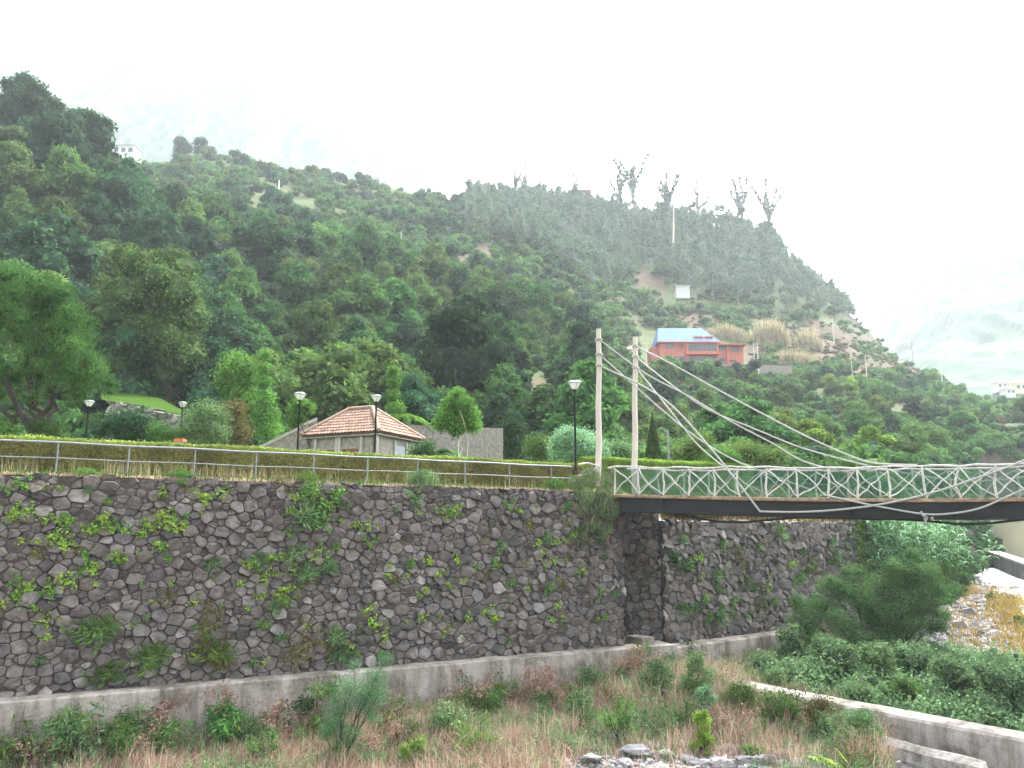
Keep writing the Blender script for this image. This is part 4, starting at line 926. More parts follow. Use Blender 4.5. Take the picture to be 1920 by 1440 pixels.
# right slopes below the house
tries = 0; NR = 0
while tries < 4000 and NR < 78:
    tries += 1; px = rr.uniform(1130, 1990); Y = rr.uniform(74, 245) 
    X = float(GX(px, Y)); z = float(hillz(X, Y)); py = float(screen_py(X, Y, z))
    if z < 9.5 or py < 705 - (px > 1750)*(-40) or inbox(px, py, OPEN): continue
    if PX(X, Y) > edge_px(Y)-40: continue
    if 1215 < px < 1490 and py < 715: continue
    if inbox(px, py, [(1440, 1530, 770, 840), (1690, 1800, 735, 775)]) and rr.random() < .85: continue
    d = rr.uniform(4.4, 6.5)
    if not free(X, Y, d): continue
    pool.append((X, Y, d)); NR += 1; q = rr.random()
    kind = 'mid' if q < .40 else 'dark' if q < .52 else 'olive' if q < .80 else 'rust' if q < .93 else 'yellow'
    kk = kind+str(rr.integers({'mid': 4, 'dark': 4, 'olive': 2}.get(kind, 1)))
    w = 'between the pylons and the middle of the bridge' if px < 1500 else 'above the right half of the bridge'
    place_tree(kk, X, Y, d/5.4*rr.uniform(.7, 1.0), f'{CL[kind]} bushy tree on the slope {w}', 'bushy trees behind the bridge', sz=rr.uniform(.7, .95), name='bushy_tree')
# scrub, second-range woods: masses nobody could count
bushp = {}
for mk in ('mid', 'dark', 'olive', 'euca'):
    bl = []
    for k in range(4):
        r = np.random.default_rng(500+k+len(mk)*10); m_ = MB(); L = [[*(r.normal(size=2)*.9), r.uniform(.5, 1.6), r.uniform(.7, 1.1)] for _ in range(6)]
        lobes_leaves(m_, L, 300, .24, .5, r, core=.78); bl.append(m_.arrays())
    bushp[mk] = bl
mg = {k: Merge() for k in bushp}
N = 0
ca = rr.uniform(-80, 1990, 9000); cb = np.exp(rr.uniform(math.log(60), math.log(450), 9000)); cxx = GX(ca, cb); czz = hillz(cxx, cb); cpy = screen_py(cxx, cb, czz)
nz_ = fbm(cxx*.06, cb*.06, 3, 60); dcell = np.zeros(9000)
for a_, b_, sx, sy, k in DRY: dcell = np.maximum(dcell, k*np.exp(-((ca-a_)/sx)**2-((cpy-b_)/sy)**2))
cand = np.arange(9000)
for i in cand:
    px, Y, X, z, py = ca[i], cb[i], cxx[i], cb[i], cpy[i]; z = czz[i]
    if z < 9.0: continue
    if inbox(px, py, [(500, 552, 640, 745), (962, 1040, 700, 812)]) and rr.random() < .75: continue
    if dcell[i] > .22 and rr.random() < .3+dcell[i]: continue
    if inbox(px, py, [(1200, 1425, 625, 692), (1258, 1304, 535, 575), (180, 265, 262, 318), (1410, 1430, 640, 700)]): continue
    if Y > 200 and nz_[i] < -.10: continue
    if Y < 130 and px < 1150 and rr.random() < .45: continue
    q = rr.random(); kk = 'mid' if q < .42 else 'olive' if q < .75 else 'dark'
    if px > 1420 and 590 < py < 700: kk = 'olive' if rr.random() < .7 else 'mid'
    s = rr.uniform(.5, 1.25) if Y < 200 else rr.uniform(.9, 2.3)
    if px > 1420 and 600 < py < 700: s *= .6
    mg[kk].put(bushp[kk][rr.integers(4)], X, Y, z-.3*s, s, rr.uniform(0, 6.28), rr.normal()*.12, rr.uniform(.7, 1.3)); N += 1
LB2 = {'mid': 'mid green scrub spread over the whole hillside', 'dark': 'darker evergreen scrub scattered over the hillside', 'olive': 'olive and straw coloured low scrub on the dry slopes'}
for kk in ('mid', 'dark', 'olive'): mg[kk].build('hillside_scrub', M[kk], kind='stuff', label=LB2[kk], cat='scrub')
mD = Merge(); q_ = rr.uniform(size=(5200, 2)); q_[:, 0] = q_[:, 0]*900+1060; q_[:, 1] = 150*(360/150)**q_[:, 1]; xq = GX(q_[:, 0], q_[:, 1]); zq_ = hillz(xq, q_[:, 1]); pq = screen_py(xq, q_[:, 1], zq_)
for i in range(5200):
    if not (560 < pq[i] < 730) or inbox(q_[i, 0], pq[i], [(1200, 1425, 615, 692), (1258, 1304, 535, 575)]): continue
    mD.put(bushp['olive'][i % 4], xq[i], q_[i, 1], zq_[i]-.2, rr.uniform(.25, .65), rr.uniform(0, 6.28), rr.normal()*.15, rr.uniform(.6, 1.1))
mD.build('dry_scrub', M['rust'], kind='stuff', label='low rusty brown scrub on the dry slopes around the red house', cat='scrub')
# mid-distance round trees on the upper slope
t1 = []
for k in range(4):
    r = np.random.default_rng(700+k); m_ = MB(); L = [[*(r.normal(size=2)*1.9), r.uniform(2, 6.5), r.uniform(1.3, 2.4)] for _ in range(11)]
    lobes_leaves(m_, L, 800, .5, .5, r, core=.75); t1.append(m_.arrays())
mw = {'dark': Merge(), 'mid': Merge()}
k = 0; P2 = []
while k < 230:
    px = rr.uniform(190, 1150); Y = rr.uniform(195, 425); X = float(GX(px, Y)); z = float(hillz(X, Y)); py = float(screen_py(X, Y, z)); k += .25
    if inbox(px, py, OPEN) or inbox(px, py, [(175, 270, 262, 345)]) or inbox(px, py, [(300, 650, 310, 400), (860, 960, 380, 560), (640, 800, 340, 420), (720, 950, 440, 510)]) and rr.random() < .82: continue
    if fbm(X*.03, Y*.03, 3, 61) < .0: continue
    if any((a-X)**2+(b-Y)**2 < 42 for a, b in P2): continue
    P2.append((X, Y)); mw['dark' if rr.random() < .6 else 'mid'].put(t1[rr.integers(4)], X, Y, z-.8, rr.uniform(.7, 1.25), rr.uniform(0, 6.28), rr.normal()*.1, rr.uniform(.9, 1.2)); k += .75
mw['dark'].build('upper_wood', M['dark'], kind='stuff', label='distant wood of dark round trees on the upper slope', cat='wood')
mw['mid'].build('upper_wood', M['mid'], kind='stuff', label='lighter green trees mixed in the distant upper wood', cat='wood')
# eucalyptus wood on the right shoulder
ep = [euca_mb(800+k).arrays() for k in range(6)]; mE = Merge(); E2 = []
k = 0
while k < 2400:
    k += 1; px = rr.uniform(870, 1640); Y = rr.uniform(300, 462) if k % 3 else rr.uniform(425, 462); X = float(GX(px, Y)); z = float(hillz(X, Y)); py = float(screen_py(X, Y, z))
    lim = np.interp(px, [870, 1000, 1150, 1230, 1320, 1450, 1560, 1640], [470, 540, 560, 500, 560, 580, 590, 600])
    if py > lim or any((a-X)**2+(b-Y)**2 < (18 if Y < 415 else 8) for a, b in E2): continue
    E2.append((X, Y)); sc_ = rr.uniform(.75, 1.15)*(1 if px < 1500 else .75); mE.put(ep[rr.integers(6)], X, Y, z-1, sc_, rr.uniform(0, 6.28), rr.normal()*.15, rr.uniform(.85, 1.15))
mE.build('eucalyptus_wood', [M['euca'], M['greybark']], kind='stuff', label='hazy grey green eucalyptus wood on the right shoulder of the hill', cat='wood')
# crooked trees standing above the skyline
SK = [(1188, 292, 375, 445, 'tallest forked tree above the ridge with tufted limbs', 1), (966, 318, 375, 440, 'thin pointed tree left of the forked bare one on the ridge', .3), (986, 312, 378, 441, 'bare forked tree at the left end of the ridge wood', .15), (1014, 332, 380, 441, 'leaning bare twig tree on the ridge', .1), (1076, 330, 372, 446, 'bare stump tree before the brown gabled house', .1), (1163, 315, 380, 446, 'narrow ragged tree just left of the tallest forked tree', .6), (1252, 328, 385, 446, 'broad ragged tree above the tall white trunk', 1), (1391, 335, 410, 452, 'pointed ragged tree on the right part of the ridge', .9), (1440, 340, 410, 452, 'twisted tufted tree near the right end of the ridge wood', 1), (1308, 340, 385, 448, 'thin twig tree between two ragged ridge trees', .2), (337, 262, 292, 428, 'small round tree alone on the far left ridge', 1.4), (374, 262, 292, 428, 'second small upright tree on the far left ridge', 1.2), (688, 338, 362, 428, 'small dark tree at the edge of the ridge by the pale building', 1.2)]
for k, (px, y0, y1, Y, lab, dens) in enumerate(SK):
    B = P(px, y1, Y); T_ = P(px, y0, Y); z0 = min(B[2], float(hillz(B[0], Y))+1); r = np.random.default_rng(900+k); H = T_[2]-z0
    root = empty('ridge_tree', (B[0], Y, z0-1), label=lab, cat='tree'); tb = MB(); cb_ = MB(); L = []
    branch(tb, [B[0], Y, z0-1], [B[0]+r.normal()*.4, Y, z0+H*.6], 1.1, .8, r, 7, .03)
    for j in range(3 if dens < .5 else 6):
        a = [B[0], Y, z0+H*r.uniform(.3, .6)]; e_ = [B[0]+r.uniform(-1, 1)*H*.22, Y+r.normal(), z0+H*r.uniform(.65, 1.0)]
        if j == 0: e_ = [B[0], Y, z0+H]
        if k == 0 and j < 3: e_ = [B[0]+(-.24, .02, .2)[j]*H, Y, z0+H*(.93, .82, 1.0)[j]]; a = [B[0], Y, z0+H*.52]
        branch(tb, a, e_, .75, .5, r, 7, .05)
        for t_ in np.linspace(.1, 1.04, 8): L.append([*(np.array(a)*(1-t_)+np.array(e_)*t_+r.normal(size=3)*.2), (.55+.5*min(dens, 1))*(1.25-.5*t_)])
        for q in range(3):
            e2 = np.array(e_)+r.normal(size=3)*np.array([.045, .03, .05])*H+np.array([0, 0, .03])*H; branch(tb, e_, e2, .5, .34, r, 4, .05)
        L.append([*e_, .5+.3*min(dens, 1)]); m_ = np.array(a)*.45+np.array(e_)*.55; L.append([*m_, .8])
    for j in range(5): L.append([B[0]+r.normal()*H*.05, Y, z0+H*r.uniform(.05, .5), 1.1+.9*min(dens, 1)])
    if dens > 1.1: L = [[B[0]+r.normal()*H*.12, Y+r.normal(), z0+H*r.uniform(.4, .9), H*.22] for _ in range(7)]
    lobes_leaves(cb_, L, int(500+7000*dens), .40, .5, r, core=.8 if dens >= .5 else 0, soft=1); child(tb, 'trunk', M['greybark'], root, smooth=True); child(cb_, 'crown', M['euca'] if k < 10 else M['dark'], root)
# tall pale bare trunk in the wood
B = P(1261, 477, 395); T_ = P(1263, 372, 395); mb = MB(); tube(mb, [B-np.array([0, 0, 2]), B*.5+T_*.5+np.array([.3, 0, 0]), T_], [.55, .42, .2], 7); mb.build('dead_trunk', M['palebark'], smooth=True, label='tall pale bare trunk standing at the lower edge of the eucalyptus wood', cat='tree trunk')
# dry cane and reed patches beside the house
def canes(mb, px, py, Y, w, h, n, r, sp=1.0):
    B = P(px, py, Y); c = np.column_stack([B[0]+r.uniform(-w, w, n), Y+r.uniform(-1.5, 1.5, n)*sp, np.zeros(n)]); c[:, 2] = [gz(a, b) for a, b in c[:, :2]]
    hh = h*r.uniform(.5, 1.1, n)*(1-.5*((c[:, 0]-B[0])/w)**2); up = np.column_stack([r.normal(size=n)*.16, r.normal(size=n)*.16, np.ones(n)]); mid_ = c+up*hh[:, None]*.5
    nn = np.column_stack([r.normal(size=n)*.6, -np.ones(n), np.zeros(n)]); b = np.cross(nn/np.linalg.norm(nn, axis=1)[:, None], up); b /= np.linalg.norm(b, axis=1)[:, None]; wd = (.07*h/4*r.uniform(.6, 1.6, n))[:, None]
    V = np.stack([c-b*wd, c+b*wd, c+up*hh[:, None]+b*wd*.3, c+up*hh[:, None]-b*wd*.3], 1).reshape(-1, 3); mb.add(V, np.arange(4*n).reshape(-1, 4), tint=r.uniform(0, 1, n))
for k, (px, py, Y, w, h, n, lab) in enumerate([(1365, 612, 300, 9, 6, 900, 'wide patch of pale dry cane behind the red house'), (1443, 600, 300, 7, 10, 800, 'tall pale dry cane clump up the slope right of the red house'), (1515, 620, 300, 5, 8, 500, 'narrow dry cane clump on the brown slope far right'), (1495, 672, 262, 8, 5, 600, 'low straw coloured reeds right of the white poles'), (1340, 625, 285, 8, 3, 400, 'short straw grass just above the blue roof')]):
    mb = MB(); canes(mb, px, py, Y, w, h, n, np.random.default_rng(k)); mb.build('dry_cane', M['straw'], kind='stuff', label=lab, cat='cane')

# ------------------------------------------------------------ park behind the hedge
def tree_from(name, label, cat, px, Y, z, Lobes, nleaf, size, m, trunks, asp=.5, tm='bark', group=None, core=.72, up=.35, hang=None, tr=.0):
    """Lobes given as (px, py, radius, dY) surveyed at distance Y"""
    X = float(GX(px, Y)); z = gz(X, Y) if z is None else z; root = empty(name, (X, Y, z), label=label, cat=cat, group=group); r = np.random.default_rng(int(px*7+Y))
    L = []
    for a, b, rad, dy in Lobes: q = P(a, b, Y); L.append([q[0], Y+dy, q[2], rad])
    mb = MB(); lobes_leaves(mb, L, nleaf, size, asp, r, core=(core*.5 if nleaf < 19000 else core) if nleaf < 50000 else .45, up=up, hang=hang, soft=0 if 19000 < nleaf < 50000 else 1, lowcut=-1); child(mb, 'crown', M[m], root)
    tb = MB()
    zf = z-.3
    if nleaf > 50000: zf = P(48, 818, Y)[2]; tube(tb, [[X, Y, z-.3], [X+.03, Y, z+.6], [X, Y, zf+.35]], [.5, .4, .42], 9)
    for (dx, r0, (a, b)) in trunks: q = P(a, b, Y); branch(tb, [X+dx, Y, zf], [q[0], Y+random.uniform(-.5, .5), q[2]], r0, r0*.35, r, 8, .05, k=7)
    if trunks: child(tb, 'trunk', M[tm], root, smooth=True)
    return root
rb = np.random.default_rng(8)
def fillL(cx, cy_, rx, ry, n, rad, dyr=2.0, r=rb, top=True):
    o = []
    for _ in range(n):
        a = r.uniform(0, 2*math.pi); f = r.random()**.5; o.append((cx+rx*f*math.cos(a), cy_+ry*f*math.sin(a), rad*r.uniform(.75, 1.25), r.uniform(-dyr, dyr)*(1-f*.6)))
    return o
tree_from('park_tree', 'big round fresh green park tree with dark forked trunk at the left edge', 'tree', 48, 44, None, fillL(45, 615, 125, 95, 80, .62, 2.8)+fillL(40, 560, 90, 55, 26, .6, 2)+fillL(140, 690, 55, 65, 22, .55, 1.5)+fillL(-30, 690, 60, 60, 22, .6, 2)+fillL(175, 720, 30, 40, 12, .5, 1.2)+fillL(70, 720, 60, 25, 10, .45, 1.8), 72000, .08, 'park',
    [(0, .22, (10, 690)), (.1, .26, (55, 660)), (.15, .2, (110, 680)), (-.1, .18, (-30, 700)), (.2, .15, (150, 700)), (.1, .14, (80, 700))], asp=.3, hang=np.array([0, 0, -1.0]), up=.1)
tree_from('park_tree', 'large soft green tree standing behind the lawn terrace', 'tree', 300, 78, None, fillL(290, 560, 75, 90, 22, 2.2, 3)+fillL(225, 620, 60, 80, 14, 2.0, 3)+fillL(330, 660, 45, 60, 12, 1.8, 2)+[(235, 480, 1.6, 0), (250, 500, 2, 0)], 20000, .19, 'mid', [(0, .4, (290, 640)), (.3, .25, (330, 660))])
tree_from('park_tree', 'light green leafy tree left of the tall slender one', 'tree', 448, 54, None, fillL(445, 700, 32, 38, 14, .75, 1)+fillL(475, 770, 40, 50, 12, .8, 1)+[(447, 665, .5, 0), (420, 720, .6, 0)], 9000, .10, 'bright', [(0, .12, (447, 690)), (.1, .1, (470, 740))])
tree_from('slender_tree', 'tall slender light green tree spire behind the shrubs', 'tree', 496, 53, None, [(496, 665, .35, 0), (496, 690, .42, 0), (494, 715, .5, 0), (498, 745, .6, 0), (500, 780, .75, 0), (505, 810, .8, 0)], 3600, .10, 'bright', [(0, .07, (496, 680))])
tree_from('slender_tree', 'slim columnar green tree rising behind the hut roof', 'tree', 738, 56, None, [(737, 695, .38, 0), (738, 715, .42, 0), (737, 740, .5, 0), (742, 765, .6, 0), (738, 785, .6, 0)], 3000, .10, 'bright', [(0, .07, (738, 700))])
tree_from('young_tree', 'young light green tree with thin pale trunk before the grey wall', 'tree', 874, 42.5, None, [(858, 738, .38, 0), (850, 758, .5, .2), (872, 760, .5, -.2), (838, 775, .5, 0), (884, 778, .45, .3), (825, 795, .42, 0), (860, 790, .6, .2), (888, 798, .42, 0), (855, 805, .45, -.2), (842, 760, .35, -.3)], 5200, .095, 'bright', [(0, .05, (862, 770)), (0, .04, (848, 790)), (0, .03, (880, 785))], tm='palebark', core=.55)
tree_from('young_tree', 'small leafy tree beside the lamp at the hut corner', 'tree', 566, 46, None, [(563, 755, .42, 0), (550, 768, .4, 0), (578, 765, .4, 0), (560, 785, .4, 0), (548, 790, .3, 0)], 1500, .10, 'bright', [(0, .05, (564, 765))], core=.4)
tree_from('round_shrub', 'large round grey green shrub right of the small lamp', 'shrub', 385, 47, None, fillL(385, 795, 38, 30, 16, .7, 1)+[(360, 815, .7, 0), (400, 820, .8, 0), (340, 818, .5, 0)], 9000, .075, 'shrub', [], asp=.35)
tree_from('rusty_shrub', 'rust tinged shrub between the round shrub and the light trees', 'shrub', 437, 49, None, fillL(430, 785, 26, 32, 10, .6, .8)+[(445, 818, .7, 0)], 5000, .085, 'rust', [])
tree_from('garden_shrub', 'dark green shrub mass below the lawn terrace', 'shrub', 250, 50, None, fillL(250, 800, 70, 22, 18, .8, 1)+[(190, 810, .7, 0), (160, 815, .6, 0)], 9000, .09, 'dark', [])
tree_from('garden_shrub', 'bright green low shrub left of the trunk of the big tree', 'shrub', 2, 43, None, fillL(0, 805, 30, 14, 8, .45, .6), 4000, .06, 'bright', [])
tree_from('garden_shrub', 'yellowish green low shrub right of the trunk of the big tree', 'shrub', 85, 43.5, None, fillL(85, 805, 20, 12, 7, .4, .6)+[(108, 818, .35, 0)], 3400, .06, 'olive', [])
tree_from('garden_shrub', 'fresh green shrub below the rough terrace wall', 'shrub', 318, 46, None, fillL(312, 812, 24, 12, 7, .45, .6), 3600, .06, 'park', [])
tree_from('silver_shrub', 'round silvery green shrub right of the tall lamp', 'shrub', 1085, 46, None, fillL(1085, 838, 42, 24, 18, .62, 1)+[(1045, 855, .5, 0), (1125, 855, .5, 0)], 9000, .07, 'silver', [])
tree_from('garden_shrub', 'thin brownish shrub between the lamp and the rock face', 'shrub', 1005, 50, None, fillL(1005, 838, 24, 20, 8, .6, .8), 2600, .08, 'olive', [], core=.4)
tree_from('garden_shrub', 'loose green shrub between the two pylons', 'shrub', 1155, 48, None, fillL(1155, 845, 22, 18, 8, .55, .8), 3000, .08, 'shrub', [])
tree_from('garden_shrub', 'dark narrow bush at the right end of the grey wall', 'shrub', 957, 53, None, fillL(957, 825, 12, 30, 8, .6, .6), 3200, .09, 'dark', [])
tree_from('garden_shrub', 'dark green shrub at the right wall corner of the hut', 'shrub', 790, 46, None, fillL(790, 840, 14, 14, 6, .4, .5), 2200, .06, 'mid', [])
tree_from('garden_shrub', 'pale feathery shrubs behind the bridge right of the cypress', 'shrub', 1330, 52, None, fillL(1310, 845, 45, 16, 12, .8, 1)+fillL(1420, 848, 60, 14, 14, .8, 1), 9000, .08, 'olive', [])
tree_from('garden_shrub', 'bright green shrub behind the bridge railing right of the mast', 'shrub', 1345, 50, None, fillL(1352, 862, 22, 12, 7, .5, .5), 3000, .07, 'bright', [])
# cypress
Yc = 51; Xc = float(GX(1230, Yc)); zc = gz(Xc, Yc); zt = P(1230, 778, Yc)[2]; H = zt-zc
root = empty('cypress', (Xc, Yc, zc), label='cone shaped green cypress behind the bridge between pylon and mast', cat='tree')
r = np.random.default_rng(3); n = 6000; h = r.random(n)**1.3; a = r.uniform(0, 6.283, n); rad = (1-h)*1.0*(1-.25*r.random(n)**2)*(1+.12*np.sin(a*5+h*20)); d = np.column_stack([np.cos(a), np.sin(a), np.full(n, .3)])
mb = MB(); leafcloud(mb, np.column_stack([Xc+d[:, 0]*rad, Yc+d[:, 1]*rad, zc+.1+h*H]), d+r.normal(size=(n, 3))*.4, .08, .35, r, up=np.array([0, 0, 1.])); 
tube(mb, [[Xc, Yc, zc+.1+H*t] for t in np.linspace(0, .97, 8)], (1-np.linspace(0, .97, 8))*.72, 8, tint=.1); child(mb, 'crown', M['mid'], root); tb = MB(); tube(tb, [[Xc, Yc, zc-.2], [Xc, Yc, zc+.5]], .12, 6); child(tb, 'trunk', M['bark'], root)
# fern fronds
def frond(mb, p, d, L, r, droop=.9, rise=.7, w=.38, n=26, leaf=.05):
    d = np.array(d, float); d /= np.linalg.norm(d); t = np.linspace(0, 1, n); x = t*L; z = rise*x-droop*x*x/L
    c = np.array(p)+np.outer(x, [d[0], d[1], 0])+np.outer(z, [0, 0, 1]); side = np.array([-d[1], d[0], 0])
    for s in (-1, 1):
        wd = w*L*np.sin(np.clip(t*.9+.12, 0, 1)*math.pi)**.7*.5; tip = c+side*s*wd[:, None]+np.array([d[0], d[1], 0])*.12*L*.4-np.array([0, 0, 1])*(wd*.35)[:, None]
        hw = np.array([d[0], d[1], .2])*leaf*.5*L/1.5; V = np.stack([c-hw, c+hw, tip+hw*.3, tip-hw*.3], 1).reshape(-1, 3); mb.add(V, np.arange(4*n).reshape(-1, 4), tint=r.uniform(.3, 1, n))
    tube(mb, c, np.linspace(.02, .006, n), 4, tint=.3, cap=False)
def fern(px, py, Y, L, n, label, name='tree_fern', m='bright', trunk=True, rise=.6, group=None, zb=None, leaf=.08):
    C = P(px, py, Y); z = gz(C[0], Y) if zb is None else zb; root = empty(name, (C[0], Y, z), label=label, cat='fern', group=group); r = np.random.default_rng(int(px)); mb = MB()
    for k in range(n): a = k/n*6.283+r.normal()*.15; frond(mb, C, [math.cos(a), math.sin(a)], L*r.uniform(.8, 1.15), r, rise=rise*r.uniform(.7, 1.3), leaf=leaf)
    child(mb, 'fronds', M[m], root); 
    if trunk: tb = MB(); tube(tb, [[C[0], Y, z-.2], [C[0], Y, C[2]]], .14, 7); child(tb, 'trunk', M['bark'], root)
fern(752, 783, 51, 2.2, 16, 'light green tree fern with arching fronds behind the hut roof', rise=.5)
fern(815, 850, 47, 2.0, 14, 'low green fern spreading beside the right wall of the hut', name='garden_fern', m='park', trunk=True, rise=.5)

# ------------------------------------------------------------ hedge and wall-top grasses
hb = np.array([-WD[1], WD[0]]); r = np.random.default_rng(12)
def hedge(a, b, off, z0, z1, w, n, label, m='hedge', seg=None):
    root = empty('hedge', (*(a+b)/2, z0), label=label, cat='hedge'); L = np.linalg.norm(b-a); d = (b-a)/L; nrm_ = np.array([-d[1], d[0]]); s = r.uniform(0, L, n)
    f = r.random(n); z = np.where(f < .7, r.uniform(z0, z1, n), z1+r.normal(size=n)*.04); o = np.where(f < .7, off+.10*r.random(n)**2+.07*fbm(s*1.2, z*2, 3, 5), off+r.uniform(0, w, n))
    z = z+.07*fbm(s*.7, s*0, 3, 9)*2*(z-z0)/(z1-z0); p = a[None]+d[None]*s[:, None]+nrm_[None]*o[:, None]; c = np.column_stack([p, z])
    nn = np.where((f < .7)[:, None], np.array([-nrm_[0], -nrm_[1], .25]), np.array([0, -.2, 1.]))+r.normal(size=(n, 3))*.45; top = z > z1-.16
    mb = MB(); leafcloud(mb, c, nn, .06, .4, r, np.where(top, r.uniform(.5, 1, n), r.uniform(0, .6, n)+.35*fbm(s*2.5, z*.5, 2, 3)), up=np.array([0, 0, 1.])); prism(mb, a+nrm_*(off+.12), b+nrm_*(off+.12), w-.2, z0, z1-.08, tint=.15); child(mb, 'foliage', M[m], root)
    return root
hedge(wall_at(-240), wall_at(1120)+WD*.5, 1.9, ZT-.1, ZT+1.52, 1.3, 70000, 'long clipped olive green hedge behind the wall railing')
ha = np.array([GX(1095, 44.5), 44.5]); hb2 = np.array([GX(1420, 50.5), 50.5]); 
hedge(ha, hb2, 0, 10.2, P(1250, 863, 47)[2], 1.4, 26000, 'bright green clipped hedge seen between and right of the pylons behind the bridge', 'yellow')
def blades(mb, c, h, w, r, lean=.35, tint=None, bendy=.5, seg=2, hvar=0):
    """upright grass blades / stems, two segments each"""
    n = len(c); a = r.uniform(0, 6.283, n); ln = np.abs(r.normal(size=n))*lean; d = np.column_stack([np.cos(a)*ln, np.sin(a)*ln, np.ones(n)]); h = np.broadcast_to(h, (n,))*r.uniform(.5, 1.25, n)
    hp_ = 1+hvar*2.2*fbm(c[:, 0]*.9, c[:, 1]*.9, 3, 81); h = h*np.clip(hp_, .3, 2.2); b = np.column_stack([r.normal(size=n)*.4+1, r.normal(size=n)*.4, np.zeros(n)]); b /= np.linalg.norm(b, axis=1)[:, None]; w = np.broadcast_to(w, (n,))[:, None]
    m1 = c+d*(h*.5)[:, None]; e = c+d*h[:, None]+np.column_stack([d[:, 0], d[:, 1], -ln*.6])*(h*bendy)[:, None]
    V = np.stack([c-b*w, c+b*w, m1+b*w*.75, m1-b*w*.75, e+b*w*.15, e-b*w*.15], 1).reshape(-1, 3); i = np.arange(n)[:, None]*6
    q = np.concatenate([i+np.array([[0, 1, 2, 3]]), i+np.array([[3, 2, 4, 5]])]); t = r.uniform(0, 1, n) if tint is None else tint; mb.add(V, q, tint=np.concatenate([t, t]))
# dry and green grass fringe on the wall top
r = np.random.default_rng(21); n = 9000; s = r.uniform(-240, 1130, n); base = np.array([wall_at(a) for a in s[::30]]); bidx = np.repeat(base, 30, 0)[:n]+WD*r.uniform(-1, 1, (n, 1)); o = r.uniform(-.08, 1.7, n)**1; c = np.column_stack([bidx+hb[None]*o[:, None], np.full(n, ZT-.05)])
mb = MB(); blades(mb, c, .17, .012, r, .7); mb.build('wall_top_grass', M['dry'], kind='stuff', label='dry reddish grass fringe along the top edge of the stone wall', cat='grass')
n = 5000; s = r.uniform(-240, 1150, n); base = np.array([wall_at(a) for a in s[::25]]); bidx = np.repeat(base, 25, 0)[:n]+WD*r.uniform(-.7, .7, (n, 1)); c = np.column_stack([bidx+hb[None]*r.uniform(.0, 1.6, (n, 1)), np.full(n, ZT-.05)])
mb = MB(); blades(mb, c, .3, .014, r, .6); mb.build('wall_top_grass', M['olive'], kind='stuff', label='green grass tufts along the top edge of the stone wall', cat='grass')
n = 480; s = np.concatenate([r.uniform(180, 560, 300), r.uniform(560, 1100, 120), r.uniform(-100, 150, 60)]); base = np.array([wall_at(a) for a in s]); c = np.column_stack([base+hb[None]*r.uniform(.3, 1.5, (n, 1)), np.full(n, ZT-.05)])
mb = MB(); blades(mb, c, .7, .011, r, .12, bendy=.15); mb.build('straw_stalks', M['straw'], kind='stuff', label='upright pale straw stalks in front of the hedge', cat='dry stalks')

# ------------------------------------------------------------ plants growing on the wall faces
wp = []
def wall_plant_proto(seed, m, n, R_, leaf, asp, spiky=False):
    r = np.random.default_rng(seed); mb = MB(); k = r.integers(4, 8); cl = r.normal(size=(k, 3))*np.array([R_*.55, .05, R_*.4]); cl[:, 1] = -abs(cl[:, 1])-.05
    if spiky:
        a = r.uniform(0, 6.283, n); d = np.column_stack([np.cos(a)*.9, -r.uniform(.2, 1, n), np.sin(a)*.9+.35]); d /= np.linalg.norm(d, axis=1)[:, None]; L = R_*r.uniform(.4, 1.1, n)
        c = d*(L*.55)[:, None]+cl[r.integers(k, size=n)]*.5; V, q = quads(c, np.cross(d, r.normal(size=(n, 3))), leaf, asp, r, up=d*3); mb.add(V, q, tint=r.uniform(0, 1, n))
    else:
        i = r.integers(k, size=n); p = cl[i]+r.normal(size=(n, 3))*np.array([R_*.28, .05, R_*.25]); p[:, 1] = -abs(p[:, 1]); leafcloud(mb, p, np.column_stack([r.normal(size=n)*.4, -np.ones(n), .5+r.normal(size=n)*.4]), leaf, asp, r)
    return mb.mesh('wall_plant', M[m])
WPM = {'yg': [wall_plant_proto(k, 'yellow', 38, .26, .052, .85) for k in range(5)], 'gr': [wall_plant_proto(20+k, 'bright', 90, .27, .05, .6) for k in range(4)], 'blade': [wall_plant_proto(30+k, 'shrub', 150, .6, .16, .14, True) for k in range(3)],
 'rust': [wall_plant_proto(40+k, 'rust', 130, .5, .06, .45) for k in range(3)], 'creep': [wall_plant_proto(50+k, 'mid', 170, .55, .07, .6) for k in range(3)], 'bigsp': [wall_plant_proto(60, 'olive', 260, .9, .24, .12, True)]}
WL = {'yg': 'small yellow green leafy clump rooted in the wall joints', 'gr': 'fresh green leafy tuft rooted in the wall joints', 'blade': 'grey green spiky tuft hanging from the wall joints', 'rust': 'rusty brown withered plant on the wall face', 'creep': 'dark green trailing creeper on the wall face', 'bigsp': 'olive spreading grassy plant on the wall face'}
def on_wall(kind, px, py, s, label=None, grp=True, line=None):
    d_, q0 = (WD, W0) if line is None else line; p = onplane(px, py, q0, d_); nv = np.array([d_[1], -d_[0]]); p[:2] += nv*.10
    me = WPM[kind][random.randrange(len(WPM[kind]))]; o = bpy.data.objects.new('wall_plant', me); col.objects.link(o); o.location = p; o.rotation_euler = (random.uniform(-.15, .15), random.uniform(-.6, .6), math.atan2(d_[1], d_[0])); o.scale = (s*random.uniform(.8, 1.3), s, s*random.uniform(.8, 1.2))
    return tag(o, label or WL[kind], 'wall plant', 'wall plants: '+WL[kind] if grp else None)
rp = np.random.default_rng(31); random.seed(31)
